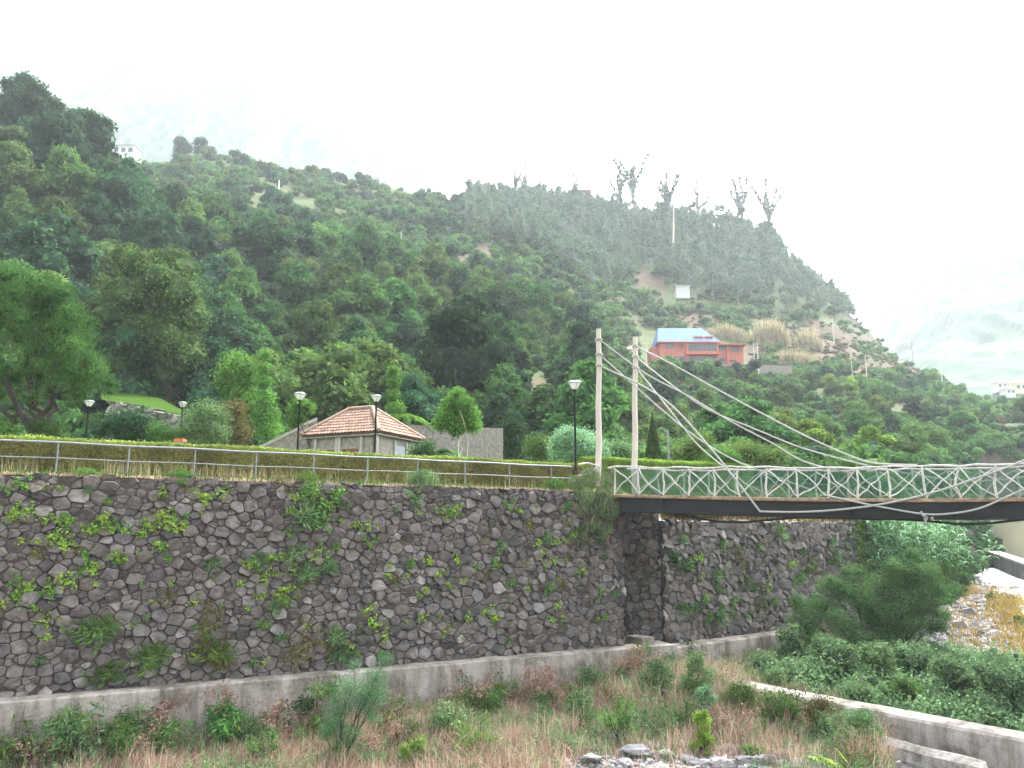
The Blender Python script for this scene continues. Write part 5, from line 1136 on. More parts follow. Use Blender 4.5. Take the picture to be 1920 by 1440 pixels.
for cx, cy_, sx, sy, n in [(30, 965, 30, 14, 7), (115, 975, 20, 8, 5), (190, 985, 40, 22, 12), (110, 1010, 40, 14, 8), (275, 1000, 20, 25, 6), (300, 965, 20, 12, 4), (50, 1110, 40, 25, 8), (110, 1090, 30, 20, 6), (200, 1040, 40, 15, 6), (330, 985, 25, 18, 5), (170, 1060, 20, 12, 4), (500, 1060, 30, 30, 8), (540, 1100, 30, 40, 9), (640, 980, 60, 25, 5), (750, 1060, 80, 50, 8), (860, 965, 50, 30, 6), (900, 1060, 80, 50, 8), (500, 1130, 35, 25, 7), (700, 1160, 60, 25, 5), (980, 1010, 60, 50, 8), (1010, 1130, 60, 50, 5), (60, 910, 30, 8, 5), (400, 925, 60, 18, 6), (560, 940, 30, 20, 4), (1060, 1050, 40, 60, 8), (380, 1190, 50, 40, 4), (130, 1170, 90, 30, 6), (880, 1150, 120, 40, 5), (620, 1040, 50, 40, 5)]:
    for _ in range(n):
        px, py = cx+rp.normal()*sx*.6, cy_+rp.normal()*sy*.6
        if 905+px*.035 < py < 1300-px*.086: on_wall('yg' if rp.random() < .8 else 'gr', px, py, rp.uniform(.55, 1.05))
for _ in range(85):
    px = rp.uniform(0, 1150); py = rp.uniform(915+px*.03, 1285-px*.086); on_wall(('yg', 'gr', 'blade', 'rust')[rp.choice(4, p=[.45, .3, .1, .15])], px, py, rp.uniform(.35, .75))
for px, py, s in [(45, 905, 1.0), (580, 915, 1.3), (605, 935, 1.4), (630, 925, 1.2), (595, 955, 1.2), (560, 930, 1.0), (340, 900, .8), (770, 925, 1.0), (780, 940, .9), (1120, 1110, .9), (1060, 945, 1.0), (950, 945, .9), (840, 960, .8), (690, 1015, .9), (470, 1240, .6)]: on_wall('gr', px, py, s)
for px, py, s in [(400, 1060, .9), (545, 1045, 1.1), (570, 1080, 1.0), (620, 1190, 1.2), (635, 1230, 1.1), (565, 960, 1.3), (610, 1060, .9), (1020, 1010, .8), (180, 1190, 1.2), (480, 1055, .8)]: on_wall('blade', px, py, s)
for px, py, s in [(400, 1150, 1.1), (405, 1200, 1.3), (575, 1200, 1.3), (560, 1230, 1.1), (320, 1120, .8), (570, 1095, .9), (530, 905, .8), (350, 915, .6), (390, 1170, .9), (640, 1215, 1.0)]: on_wall('rust', px, py, s)
for px, py, s in [(590, 960, 1.3), (620, 940, 1.1), (575, 925, 1.0), (1080, 1000, 1.0)]: on_wall('creep', px, py, s)
for px, py, s in [(280, 1240, .8), (185, 1185, .7), (200, 1265, .6), (400, 1225, .7)]: on_wall('bigsp', px, py, s)
L2 = ((c2-c1)/np.linalg.norm(c2-c1), c1)
for _ in range(70):
    px = rp.uniform(1255, 1600); py = rp.uniform(1000, 1165); dens = 1 if px < 1420 else .35
    if rp.random() > dens: continue
    on_wall(('creep', 'gr', 'blade', 'yg', 'rust')[rp.choice(5, p=[.35, .25, .15, .15, .1])], px, py, rp.uniform(.7, 1.6), line=L2)
# big grassy bush hanging over the wall beside the first pylon, and smaller ones
def tuft(name, label, cat, px, Y, zb, n, h, w, m, spread, r=None, lean=.45, group=None, bendy=.5, leaves=0, lm=None, ls=.06, lh=None):
    r = r or np.random.default_rng(int(px+Y*3)); X = float(GX(px, Y)); root = empty(name, (X, Y, zb), label=label, cat=cat, group=group); mb = MB()
    c = np.column_stack([X+r.normal(size=n)*spread, Y+r.normal(size=n)*spread*.6, np.full(n, zb-.05)]); blades(mb, c, h, w, r, lean, bendy=bendy); child(mb, 'blades', M[m], root)
    if leaves:
        mb = MB(); lh = lh or h; q = r.random(leaves); a = r.uniform(0, 6.283, leaves); rad = spread*(.4+1.4*np.sin(q*3.0))*r.random(leaves)**.5; p = np.column_stack([X+np.cos(a)*rad, Y+np.sin(a)*rad*.7, zb+q*lh]); leafcloud(mb, p, np.column_stack([np.cos(a), np.sin(a)-.4, np.full(leaves, .5)])+r.normal(size=(leaves, 3))*.5, ls, .35, r); child(mb, 'leaves', M[lm or m], root)
    return root
q = wall_at(1095); root = empty('overhanging_bush', (*q, ZT), label='large loose grey green bush hanging over the wall beside the first pylon', cat='bush'); r = np.random.default_rng(5); mb = MB(); L = []
for px, py, rd in [(1075, 905, .45), (1100, 895, .5), (1130, 905, .4), (1090, 930, .5), (1125, 930, .5), (1150, 925, .35), (1110, 955, .5), (1135, 960, .45), (1100, 985, .4), (1125, 990, .4), (1085, 955, .35), (1150, 950, .35), (1120, 1010, .3)]:
    c = onplane(px, py, W0, WD); L.append([c[0]+nrm[0]*.3, c[1]+nrm[1]*.3, c[2], rd])
lobes_leaves(mb, L, 5200, .085, .22, r, core=0, hang=np.array([0, 0, -1.]), lowcut=-1); child(mb, 'leaves', M['shrub'], root); mb = MB()
for k in range(220): l = L[r.integers(len(L))]; p0 = np.array([*(q+hb*.2+WD*r.normal()*1.0), ZT]); blades(mb, np.array([l[:3]])+r.normal(size=(1, 3))*.2, .6, .012, r, .5)
child(mb, 'dry_stems', M['redweed'], root)
for px, lab, n, h in [(795, 'pale feathery grass bush on the wall top in front of the hedge', 420, .75), (1045, 'loose grass clump on the wall top near the tall lamp', 200, .6), (575, 'small weedy clump on the wall top below the hut', 130, .5), (332, 'low green tuft on the wall top at left', 160, .35), (150, 'small green tuft on the wall top near the left end', 120, .3)]:
    w = wall_at(px)+hb*.25; tuft('wall_top_bush', lab, 'bush', float(PX(*w)), float(w[1]), ZT, n, h, .013, 'shrub' if px == 795 else 'olive', .28, leaves=n*3, lm='shrub' if px == 795 else 'bright', ls=.05)
w = wall_at(693)+hb*.4; mb = MB(); blades(mb, np.array([[*w, ZT]]*3), 1.5, .02, r, .12); mb.build('wall_top_weed', M['yellow'], label='single tall yellow green weed spike against the railing', cat='weed')
# creeper at the wall's right end
mb = MB(); r = np.random.default_rng(9); n = 2600; t = r.random(n); c = c2[None]+(c2-c1)[None]/np.linalg.norm(c2-c1)*(r.normal(size=(n, 1))*.35-.2); c = np.column_stack([c+np.array([.2, -.3]), 8.9-6.5*t]); leafcloud(mb, c, np.column_stack([r.normal(size=n), -np.ones(n), r.normal(size=n)]), .085, .6, r)
mb.build('wall_creeper', M['yellow'], label='bright yellow green creeper hanging down the end corner of the receding wall', cat='creeper')
# embankment bushes behind the receding wall
for k, (px, Y, h, m, lab) in enumerate([(1270, 46, 1.2, 'mid', 'green bush under the bridge girder beside the abutment'), (1320, 48, .8, 'yellow', 'yellow green bush on the embankment under the bridge'), (1380, 50, .8, 'rust', 'rusty shrub on the embankment under the bridge'), (1440, 52, .8, 'mid', 'low green shrub on the embankment right of the rusty one'), (1520, 55, .8, 'olive', 'olive shrub on the embankment near the wall end'), (1585, 58, .9, 'rust', 'brownish shrub at the far end of the embankment')]):
    X = float(GX(px, Y)); z = gz(X, Y); r = np.random.default_rng(k+70); mb = MB(); lobes_leaves(mb, [[X+r.normal()*.9, Y+r.normal()*.5, z+h*r.uniform(.2, .9), .55] for _ in range(8)], 2400, .08, .5, r); mb.build('embankment_bush', M[m], label=lab, cat='bush')
r = np.random.default_rng(44); n = 9000; px = r.uniform(1240, 1612, n); w = wline(px[:600]); bi = np.repeat(w, 15, 0)[:n]; px = np.repeat(px[:600], 15)[:n]; Yq = bi[:, 1]+r.uniform(.1, 5, n); Xq = bi[:, 0]*Yq/bi[:, 1]+r.uniform(-.3, .3, n); zq = np.array([gardz(a, b) for a, b in zip(Xq, Yq)])-.05
mb = MB(); blades(mb, np.column_stack([Xq, Yq, zq]), .4, .03, r, .6); mb.build('bank_grass', M['rust'], kind='stuff', label='rusty and green grass on the bank behind the receding wall', cat='grass')
mS = Merge()
for _ in range(700):
    Y = r.uniform(58, 215); e_ = float(edge_px(Y)); X = float(GX(e_, Y))+r.uniform(-7, 3.2+(Y > 140)*4); z = float(hillz(X, Y)); s_ = r.uniform(.5, 1.1); mS.put(bushp[('mid', 'olive')[r.integers(2)]][r.integers(4)], X, Y, z-.4, s_, r.uniform(0, 6.28), r.normal()*.15)
mS.build('bank_scrub', M['mid'], kind='stuff', label='green scrub covering the river bank slope beyond the receding wall', cat='scrub')
#--BED--
# ------------------------------------------------------------ river bed plants and stones
def bedpt(px, py):
    rr_ = float(ratio(py)); Y = 35.
    for _ in range(40): X = float(GX(px, Y)); Y = .5*Y+.5*(CZ-float(bedz(X, Y)))/(-rr_)
    return X, Y, float(bedz(X, Y))
def ledge_front(px): return (wall_at(px) + nrm*.95) if px < 1170 else np.array([GX(px, np.interp(px, [1170, 1215, 1470, 1700], [40.5, 42, 49.6, 56])), np.interp(px, [1170, 1215, 1470, 1700], [40.5, 42, 49.6, 56])])
r = np.random.default_rng(51)
def bedscatter(n, pxr, Ymin, r, dens=None, Ymax=None):
    out = []
    while len(out) < n:
        px = r.uniform(*pxr, 4000); yl = np.interp(px, [-260, 0, 400, 800, 1170, 1215, 1470, 1700], [ledge_front(a)[1] for a in (-260, 0, 400, 800, 1169, 1215, 1470, 1700)])
        if Ymax: yl = np.minimum(yl, Ymax)
        Y = r.uniform(Ymin, 50, 4000); ok = (Y < yl-.05); X = GX(px, Y)
        d = np.ones(4000) if dens is None else dens(px, X, Y); ok &= r.random(4000) < d
        # keep clear of the low wall
        s = (X-a_w[0])*d_w[0]+(Y-a_w[1])*d_w[1]; o = (X-a_w[0])*n_w[0]+(Y-a_w[1])*n_w[1]; ok &= ~((s > -.3) & (o > -.35) & (o < 1.15))
        out += list(zip(X[ok], Y[ok]))
    o = np.array(out[:n]); return np.column_stack([o, bedz(o[:, 0], o[:, 1])-.03])
a_w = np.array([GX(1395, 38.0), 38.0]); b_w = np.array([GX(1905, 28.4), 28.4]); d_w = (b_w-a_w)/np.linalg.norm(b_w-a_w); n_w = np.array([d_w[1], -d_w[0]])
def near(px, X, Y, cx, cY, sx, sy): return np.exp(-((px-cx)/sx)**2-((Y-cY)/sy)**2)
def rocky(px, X, Y): return np.clip(1.25-1.3*near(px, X, Y, 1330, 27.8, 230, 2.9)-1.0*near(px, X, Y, 1110, 28.0, 90, 1.8), 0, 1)
def d_dry(px, X, Y): return np.clip((.55+1.6*fbm(X*.55, Y*.55, 3, 70))*rocky(px, X, Y)*(px < 1640), 0, 1)
def d_green(px, X, Y): return np.clip((.45-1.6*fbm(X*.55, Y*.55, 3, 70))*rocky(px, X, Y)*(px < 1640), 0, 1)
c = bedscatter(42000, (-150, 1640), 25, r, d_dry); mb = MB(); blades(mb, c, .60, .010, r, .4, hvar=1); mb.build('dry_weeds', M['redweed'], kind='stuff', label='reddish brown dry weeds covering the river bed below the ledge', cat='weeds')
c = bedscatter(11000, (-150, 1640), 25, r, d_dry); mb = MB(); blades(mb, c, .75, .010, r, .35, hvar=1); mb.build('dry_weeds', M['dry'], kind='stuff', label='pale straw stems mixed in the river bed weeds', cat='weeds')
c = bedscatter(20000, (-150, 1640), 25, r, d_green); mb = MB(); blades(mb, c, .50, .013, r, .4); mb.build('green_weeds', M['shrub'], kind='stuff', label='green grassy weeds patched over the river bed', cat='weeds')
# leafy weeds: little upright stems with leaves
c = bedscatter(3600, (-150, 1640), 25, r, d_green); P_, N_ = [], []
for b_ in c:
    h = r.uniform(.35, 1.0); k = 26; t = r.random(k); sp_ = .16*h*(1.1-t)+.04; a = r.uniform(0, 6.28, k); P_.append(np.column_stack([b_[0]+np.cos(a)*sp_*1.3, b_[1]+np.sin(a)*sp_*1.3, b_[2]+h*(.15+.85*t)])); N_.append(np.column_stack([np.cos(a), np.sin(a), np.full(k, .9)]))
mb = MB(); leafcloud(mb, np.concatenate(P_), np.concatenate(N_)+r.normal(size=(3600*26, 3))*.4, .05, .32, r); mb.build('leafy_weeds', M['shrub'], kind='stuff', label='low grey green leafy weeds among the dry stems', cat='weeds')
def bush(name, label, px, pyb, hpx, wpx, m, n, size, asp=.45, nl=17, group=None, stems='bark', core=.55, up=.3, hang=None, cat='bush', low=.08, rf=.30):
    X, Y, z = bedpt(px, pyb); h = hpx/F*Y; w = wpx/2/F*Y; root = empty(name, (X, Y, z), label=label, cat=cat, group=group); r = np.random.default_rng(int(px*3+pyb)); mb = MB(); L = []
    R0 = rf*min(w, h*.8)
    for k in range(nl):
        t = r.uniform(low, .9); a = r.uniform(0, 6.283); f = r.random()**.5*(1-.45*abs(t-.45)/.5); L.append([X+math.cos(a)*(w-R0)*f, Y+math.sin(a)*(w-R0)*f*.8, z+max(R0*.5, t*(h-R0*.6)), R0*r.uniform(.7, 1.3)])
    lobes_leaves(mb, L, int(n*1.3), size, asp, r, core=core*.6, up=up, hang=hang, soft=1, lowcut=-1); child(mb, 'leaves', M[m], root); mb = MB()
    for l in L[:9]: branch(mb, [X+r.normal()*.08, Y+r.normal()*.08, z-.1], l[:3], .012+h*.012, .008, r, 6)
    child(mb, 'stems', M[stems], root, smooth=True); return root
for a_ in [('bush', 'yellow green bush by the left end of the concrete ledge', 165, 1425, 105, 110, 'yellow', 3200, .05),
 ('bush', 'second yellow green bush in the lower left weeds, lower than the first', 262, 1436, 80, 80, 'olive', 2200, .045),
 ('bush', 'grey green leggy weed bush in front of the ledge left of centre', 440, 1400, 80, 60, 'shrub', 1500, .05),
 ('bush', 'small green weed bush beside the dark driftwood', 330, 1415, 60, 50, 'bright', 900, .045),
 ('bush', 'pale green weed bush before the ledge left of the blue green sapling', 540, 1370, 60, 50, 'shrub', 1100, .05),
 ('bush', 'small blue green round weed right of the sapling', 715, 1385, 40, 36, 'blue', 900, .045),
 ('bush', 'bright yellow green small bush at the bottom edge near the centre', 785, 1440, 55, 64, 'yellow', 1500, .045),
 ('bush', 'olive weed bush in the middle of the river bed', 1065, 1335, 50, 60, 'olive', 1300, .05),
 ('bush', 'grey green bush on the mound at the corner of the ledge', 1225, 1312, 72, 90, 'shrub', 3400, .055),
 ('bush', 'taller grey green bush on the mound before the shaded ledge', 1292, 1310, 85, 80, 'shrub', 3600, .055),
 ('bush', 'rounded blue green bush at the right foot of the mound', 1310, 1345, 60, 50, 'silver', 1700, .05),
 ('bush', 'olive bush between the mound and the low river wall', 1375, 1345, 66, 80, 'olive', 2600, .05),
 ('bush', 'green bush on the near side of the low river wall', 1455, 1370, 62, 80, 'olive', 2600, .05),
 ('bush', 'brownish green bush leaning on the low river wall', 1520, 1385, 75, 90, 'rust', 2600, .05),
 ('bush', 'dense green bush where the pale slab meets the river wall', 1590, 1405, 70, 90, 'shrub', 2600, .05),
 ('bush', 'upright yellow green bush among the grey boulders', 1300, 1418, 82, 58, 'yellow', 2600, .045),
 ('bush', 'low green bush at the bottom edge among boulders', 1390, 1425, 40, 50, 'bright', 900, .045),
 ('bush', 'pale green bush on the far side of the low wall start', 1440, 1292, 40, 70, 'shrub', 1500, .05)]: bush(*a_)
# knee-high weed bushes crowding the foot of the ledge: one of each kind, then copies
random.seed(91); rw = np.random.default_rng(91); WB = {}
for kk, (m_, n__, lf) in {'grey green': ('shrub', 520, .05), 'olive': ('olive', 560, .05), 'reddish brown': ('redweed', 420, .045), 'fresh green': ('mid', 520, .055), 'rusty': ('rust', 480, .045)}.items():
    WB[kk] = []
    for j in range(2):
        r = np.random.default_rng(len(kk)*7+j); mb = MB(); L = [[r.normal()*.24, r.normal()*.2, r.uniform(.15, .85), r.uniform(.12, .24)] for _ in range(13)]; lobes_leaves(mb, L, n__, lf, .32, r, core=0, soft=1, lowcut=-1); a1 = mb.mesh('leaves', M[m_]); mb = MB()
        for l in L: branch(mb, [r.normal()*.05, r.normal()*.05, -.1], [l[0], l[1], l[2]+.1], .012, .005, r, 5, .05, k=4)
        WB[kk].append((a1, mb.mesh('stems', M['bark' if j else 'redweed'])))
spots = []
for _ in range(150):
    px = rw.uniform(-20, 1640); 
    if _ < 46: w = ledge_front(min(px, 1169)) if px < 1170 else ledge_front(px); X, Y = w[0], w[1]-rw.uniform(.2, 1.5)
    else: X, Y, _z = bedpt(px, rw.uniform(1335, 1450))
    s_ = (X-a_w[0])*d_w[0]+(Y-a_w[1])*d_w[1]; o_ = (X-a_w[0])*n_w[0]+(Y-a_w[1])*n_w[1]
    if s_ > -.5 and -.6 < o_ < 1.4: continue
    if near(PX(X, Y), X, Y, 1290, 28.5, 260, 3.0) > .4: continue
    kk = list(WB)[rw.choice(5, p=[.3, .24, .2, .14, .12])]; a1, a2 = WB[kk][rw.integers(2)]; sc = rw.uniform(.9, 1.9)*(1.3 if px < 340 else 1)
    wh = 'in the left half of the river bed' if PX(X, Y) < 800 else 'in the right half of the river bed'
    root = empty('weed_bush', (X, Y, float(bedz(X, Y))), rw.uniform(0, 6.28), label=f'{kk} loose weed bush {wh}', cat='weed bush', group=f'{kk} weed bushes {wh}'); root.scale = (sc, sc, sc*rw.uniform(.8, 1.2))
    for nm, me in (('leaves', a1), ('stems', a2)): o = bpy.data.objects.new(nm, me); col.objects.link(o); o.parent = root
# sapling with soft blue green foliage
X, Y, z = bedpt(652, 1436); root = empty('sapling', (X, Y, z), label='soft blue green feathery sapling rising in front of the concrete ledge', cat='sapling'); r = np.random.default_rng(4); L = []
for px, py, rd in [(655, 1285, .42), (705, 1270, .42), (720, 1240, .28), (662, 1250, .22), (640, 1320, .42), (680, 1310, .48), (712, 1300, .38), (625, 1360, .42), (660, 1370, .4), (640, 1405, .36), (612, 1375, .28), (690, 1345, .3), (665, 1430, .3), (622, 1425, .3), (690, 1415, .28)]:
    q = P(px, py, Y); L.append([q[0], Y+r.normal()*.25, q[2], rd])
mb = MB(); lobes_leaves(mb, L, 15000, .036, .28, r, core=0, lowcut=-1, soft=1); child(mb, 'leaves', M['blue'], root); mb = MB()
for l in L: branch(mb, [X, Y, z-.1], l[:3], .035, .01, r, 7, .04)
child(mb, 'stems', M['bark'], root, smooth=True)
# yellow fern at the bottom edge
X, Y, z = bedpt(1565, 1452); fr = empty('yellow_fern', (X, Y, z), label='bright yellow green fern at the bottom edge before the pale slab', cat='fern'); mb = MB(); r = np.random.default_rng(2)
for (px, py) in [(1530, 1405), (1560, 1398), (1590, 1412), (1608, 1420), (1515, 1425), (1575, 1425), (1600, 1440), (1545, 1430)]:
    T_ = P(px, py, Y); v = T_-np.array([X, Y, z]); Lh = max(.5, abs(v[0])*1.1); frond(mb, [X, Y, z+.1], [v[0]+.01, -.25, 0], Lh, r, droop=.25, rise=max(v[2]/Lh*1.1, .6), n=16, leaf=.12, w=.5)
child(mb, 'fronds', M['yellow'], fr)
# reeds with broad drooping leaves
def reed(name, label, px, pyb, hpx, n, spread, m='silver', lw=.035, dirx=0, Yfix=None, group=None):
    if Yfix: Y = Yfix; X = float(GX(px, Y)); z = P(px, pyb, Y)[2]
    else: X, Y, z = bedpt(px, pyb)
    H = hpx/F*Y; root = empty(name, (X, Y, z), label=label, cat='reeds', group=group); r = np.random.default_rng(int(abs(px))); st = MB(); lf = MB()
    for k in range(n):
        bx, by = X+r.normal()*spread, Y+r.normal()*spread*.6; h = H*r.uniform(.6, 1.05); tp = [bx+r.normal()*.12*h+dirx*h, by+r.normal()*.1*h, z+h]; branch(st, [bx, by, z-.2], tp, .022, .008, r, 6, .02, k=4)
        for j in range(9):
            t = r.uniform(.35, 1); p = np.array([bx, by, z])*(1-t)+np.array(tp)*t; a = r.uniform(0, 6.283); L_ = h*r.uniform(.16, .3); tt = np.linspace(0, 1, 5); dx = np.array([math.cos(a), math.sin(a)*.7]); c = np.column_stack([p[0]+dx[0]*tt*L_*.7, p[1]+dx[1]*tt*L_*.7, p[2]+L_*(.75*tt-.9*tt**2)]); sd_ = np.array([-dx[1], dx[0], .25])*lw*r.uniform(.7, 1.3)
            wv = (np.array([.6, 1, .9, .55, .05]))[:, None]; V = np.stack([c-sd_*wv, c+sd_*wv], 1).reshape(-1, 3); lf.add(V, [[2*i, 2*i+1, 2*i+3, 2*i+2] for i in range(4)], tint=r.uniform(0, 1))
    child(st, 'stems', M['olive'], root); child(lf, 'leaves', M[m], root); return root
reed('giant_reeds', 'large grey green giant reed clump below the bridge at the wall end', 1660, 1095, 125, 190, 1.7, 'silver', .06, Yfix=57)
reed('giant_reeds', 'second giant reed clump leaning right below the rope knot', 1728, 1090, 115, 130, 1.4, 'silver', .06, .05, Yfix=58)
reed('giant_reeds', 'bent pale reed stems before the overgrown wall', 1497, 1215, 150, 5, .25, 'silver', .06, .06)
reed('giant_reeds', 'pale reed stem drooping left over the feathery bush', 1535, 1200, 90, 4, .3, 'silver', .06, .25)
reed('giant_reeds', 'small dark green reed clump beside the white rapids', 1803, 1082, 48, 60, 1.2, 'dark', .07)
reed('giant_reeds', 'broad reed leaves entering at the left edge of the river bed', -12, 1436, 170, 4, .15, 'park', .035)
# feathery tree-bush and laurel bushes
X, Y, z = bedpt(1640, 1235); Y = 43.; X = float(GX(1630, Y)); z = float(bedz(X, Y)); ft = empty('feathery_tree', (X, Y, z), label='wide soft feathery green tree growing in the river bed below the bridge', cat='tree'); r = np.random.default_rng(14)
L = [(1600, 1110, .8, 0), (1550, 1140, .75, .4), (1660, 1100, .8, .3), (1700, 1085, .7, 0), (1740, 1070, .6, .2), (1690, 1130, .8, -.5), (1640, 1150, .85, -.6), (1580, 1170, .75, -.5), (1520, 1165, .6, 0), (1730, 1120, .7, 0), (1750, 1150, .6, -.2), (1700, 1170, .7, -.6), (1610, 1075, .5, .6), (1560, 1100, .5, .6), (1650, 1190, .6, -.8), (1720, 1040, .45, .5), (1680, 1060, .5, .5), (1500, 1130, .45, .3), (1765, 1100, .4, .2), (1530, 1195, .5, -.5)]
LL = [];
for px, py, rd, dy in L: q = P(px, py, Y); LL.append([q[0], Y+dy, q[2], rd])
mb = MB(); LL = LL+[[a+r.normal()*.7, b+r.normal()*.6, c_+r.normal()*.45, d_*r.uniform(.4, .75)] for a, b, c_, d_ in LL for _ in range(2)]; lobes_leaves(mb, LL, 56000, .07, .25, r, core=.3, up=.5, lowcut=-1, soft=1); child(mb, 'crown', M['feather'], ft); mb = MB()
for px, py, rd, dy in L[:14]: q = P(px, py, Y); branch(mb, [X+r.normal()*.1, Y, z-.2], [q[0], Y+dy, q[2]], .09, .02, r, 7, .04)
child(mb, 'trunk', M['bark'], ft, smooth=True)
for a_ in [('laurel_bush', 'dark glossy bush against the end of the shaded ledge', 1475, 1270, 95, 90, 'laurel', 4200, .075),
 ('laurel_bush', 'dense blue green bush below the feathery tree at left', 1545, 1300, 110, 120, 'laurel', 5200, .075),
 ('laurel_bush', 'dense green bush in the middle of the bush belt below the feathery tree', 1625, 1325, 120, 110, 'shrub', 5200, .075),
 ('laurel_bush', 'grey green bush right below the trunk of the feathery tree', 1690, 1310, 100, 110, 'laurel', 4800, .075),
 ('laurel_bush', 'yellow green tinged bush over the low river wall', 1665, 1345, 80, 80, 'olive', 3000, .065),
 ('laurel_bush', 'rounded laurel bush above the middle of the low river wall', 1765, 1350, 115, 120, 'laurel', 5600, .075),
 ('laurel_bush', 'largest round laurel bush in the lower right', 1845, 1375, 135, 150, 'laurel', 7600, .075),
 ('laurel_bush', 'laurel bush cut by the right edge behind the wall end', 1915, 1385, 130, 110, 'laurel', 5200, .075),
 ('laurel_bush', 'tall soft green bush between the feathery tree and the ledge end', 1500, 1245, 80, 110, 'shrub', 4600, .07),
 ('laurel_bush', 'wide grey green bush filling the gap under the feathery tree', 1600, 1275, 85, 150, 'laurel', 6000, .07),
 ('laurel_bush', 'wide grey green bush behind the large round laurel', 1730, 1285, 80, 130, 'laurel', 5200, .07),
 ('laurel_bush', 'wide bush at the edge of the shingle behind the round laurels', 1830, 1305, 75, 130, 'laurel', 5200, .07),
 ('laurel_bush', 'leafy green bush right against the back of the low river wall', 1590, 1345, 60, 110, 'shrub', 3600, .06),
 ('laurel_bush', 'low bush right behind the start of the low river wall', 1490, 1300, 60, 80, 'shrub', 2600, .065)]: bush(*a_, nl=34, core=1.1, rf=.26)
mb = MB()
# shingle, orange grass and shrubs on the right bank
n = 5200; r = np.random.default_rng(61); mb = MB(); 
pp = []
while len(pp) < 2600:
    px = r.uniform(1700, 1990); py = r.uniform(1085, 1290); 
    if px < 1740 and py < 1130: continue
    pp.append((px, py))
V0, F0 = ico(0); mg_ = Merge()
for k, (px, py) in enumerate(pp):
    X, Y, z = bedpt(px, py) if k % 1 == 0 else None; s = np.exp(r.normal()*.5)*.16*(Y/50)**.5
    mg_.add(V0*np.array([s, s, s*.65])*(1+.15*r.normal(size=(12, 1)))+np.array([X, Y, z+.02]), t=F0, tint=r.random())
mg_.build('shingle', M['rubble'], kind='stuff', label='pale grey river shingle on the right bank', cat='shingle')
pp = [(r.normal()*26+1880, r.normal()*22+1135) for _ in range(1300)]+[(r.normal()*22+1905, r.normal()*35+1200) for _ in range(800)]+[(r.normal()*14+1790, r.normal()*6+1112) for _ in range(500)]+[(r.uniform(1760, 1900), r.uniform(1110, 1260)) for _ in range(900)]
c = np.array([bedpt(*q) for q in pp if q[1] > 1085]); mb = MB(); blades(mb, c, .75, .03, r, .35); mb.build('orange_grass', M['orange'], kind='stuff', label='orange brown grass patches on the right river bank', cat='grass')
for a_ in [('bush', 'small dark green bush in the orange grass by the right edge', 1845, 1128, 18, 22, 'park', 600, .09), ('bush', 'green bush at the right edge above the shingle', 1912, 1178, 26, 34, 'park', 900, .08), ('bush', 'small green bush on the shingle left of the edge one', 1890, 1172, 18, 22, 'mid', 500, .08), ('bush', 'yellow green bush on the bank left of the rapids', 1775, 1075, 26, 50, 'yellow', 1200, .12), ('bush', 'olive green bush under the feathery tree tip by the shingle', 1790, 1120, 24, 44, 'park', 900, .09), ('bush', 'broad green bush on the bank between the reeds', 1745, 1080, 34, 60, 'olive', 1500, .12), ('bush', 'dark shrub in front of the cream wall', 1867, 1032, 38, 24, 'olive', 900, .14)]: bush(*a_)
mR = Merge(); r = np.random.default_rng(83); k_ = 0
mini = []
for j in range(4):
    m_ = MB(); rj = np.random.default_rng(840+j); L = [[*(rj.normal(size=2)*.4), rj.uniform(.1, .8), rj.uniform(.2, .4)] for _ in range(9)]; lobes_leaves(m_, L, 420, .075, .4, rj, core=.3, soft=1, lowcut=-1); mini.append(m_.arrays())
while k_ < 300:
    px = r.uniform(1430, 1960); Y = r.uniform(29, 47); X = float(GX(px, Y)); o_ = (X-a_w[0])*n_w[0]+(Y-a_w[1])*n_w[1]; py = float(screen_py(X, Y, float(bedz(X, Y))))
    if o_ > -.9 or py < np.interp(px, [1430, 1700, 1800, 1960], [1205, 1235, 1265, 1285]): continue
    if px < 1500 and Y > 44: continue
    mR.put(mini[r.integers(4)], X, Y, float(bedz(X, Y))-.1, r.uniform(.8, 1.7), r.uniform(0, 6.28), r.normal()*.15, r.uniform(.8, 1.3)); k_ += 1
mR.build('riverside_scrub', M['laurel'], kind='stuff', label='grey green undergrowth filling the strip behind the low river wall', cat='undergrowth')
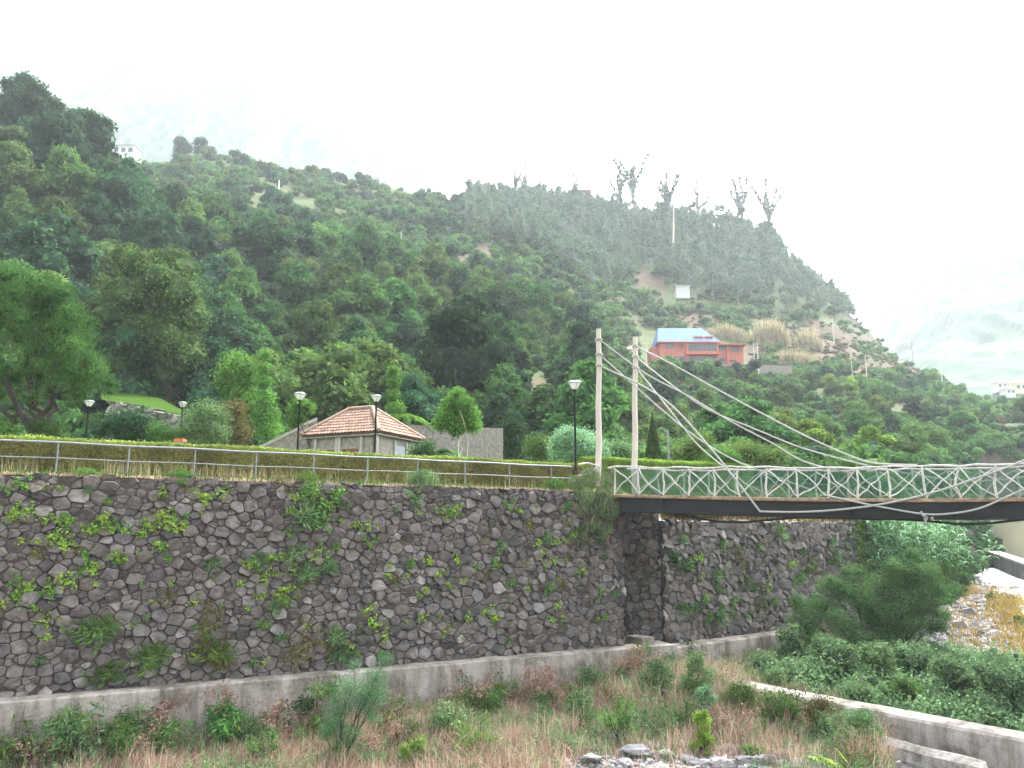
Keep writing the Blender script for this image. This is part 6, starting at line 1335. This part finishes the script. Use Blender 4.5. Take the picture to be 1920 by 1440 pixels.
# boulders in the foreground
r = np.random.default_rng(71); BL = [(1075, 1400, 34), (1108, 1375, 24), (1150, 1395, 40), (1200, 1372, 34), (1215, 1398, 36), (1180, 1418, 46), (1245, 1425, 44), (1290, 1432, 50), (1350, 1412, 40), (1400, 1432, 60), (1330, 1440, 40), (1440, 1412, 34), (1465, 1440, 46), (1110, 1432, 42), (1055, 1430, 30), (1160, 1440, 40), (1230, 1385, 22), (1270, 1400, 26), (1365, 1392, 24), (1415, 1400, 26), (1500, 1428, 28), (1040, 1410, 20), (720, 1412, 30), (300, 1420, 36), (345, 1428, 44), (870, 1425, 22), (960, 1430, 24), (1135, 1358, 20), (1170, 1378, 22), (1645, 1440, 30), (1500, 1452, 50), (1215, 1446, 40)]
for k, (px, py, w) in enumerate(BL):
    X, Y, z = bedpt(px, py); s = w/F*Y*.5; mb = MB(); rock(mb, (X, Y, z+s*.18), (s*1.15, s*.9, s*.55), 1000+k, tint=r.uniform(.2, .9), sub=ICO2)
    lab = ('grey boulder among the foreground stones right of centre' if px > 1000 else 'grey stone lying in the river bed weeds')
    o = mb.build('boulder', M['rubble'], label=lab, cat='boulder', group='boulders in the foreground' if px > 1000 else 'stones in the weeds')
mg_ = Merge(); 
for k in range(1500):
    px = r.normal()*150+1290 if k % 4 else r.uniform(-50, 1650); py = r.uniform(1370, 1455) if k % 4 else r.uniform(1330, 1455); X, Y, z = bedpt(px, py); s = .05+.08*r.random()**2
    mg_.add(V0*np.array([s, s, s*.6])*(1+.15*r.normal(size=(12, 1)))+np.array([X, Y, z+.02]), t=F0, tint=r.random())
mg_.build('gravel', M['rubble'], kind='stuff', label='loose gravel between the foreground boulders', cat='gravel')
# dark driftwood in the left weeds
X, Y, z = bedpt(335, 1405); mb = MB(); r = np.random.default_rng(1); branch(mb, [X-.5, Y, z+.7], [X+.3, Y, z+.15], .06, .05, r, 7, .08); branch(mb, [X-.5, Y, z+.7], [X-.7, Y+.1, z+1.2], .04, .015, r, 5, .05); branch(mb, [X+.3, Y, z+.15], [X+.9, Y-.1, z+.3], .05, .02, r, 5, .08)
mb.build('driftwood', M['bark'], smooth=True, label='dark crooked driftwood branch in the lower left weeds', cat='driftwood')

# ------------------------------------------------------------ air
m = bpy.data.materials.new('air'); m.use_nodes = True; nt_ = m.node_tree; nt_.nodes.clear(); o = nt_.nodes.new('ShaderNodeOutputMaterial'); v = nt_.nodes.new('ShaderNodeVolumePrincipled')
v.inputs['Color'].default_value = (.84, .93, 1.0, 1); v.inputs['Density'].default_value = .00020; v.inputs['Anisotropy'].default_value = .25; nt_.links.new(v.outputs[0], o.inputs['Volume'])
mb = MB(); box(mb, (300, 880, 549), (4600, 1900, 1102)); mb.build('haze', m, kind='stuff')
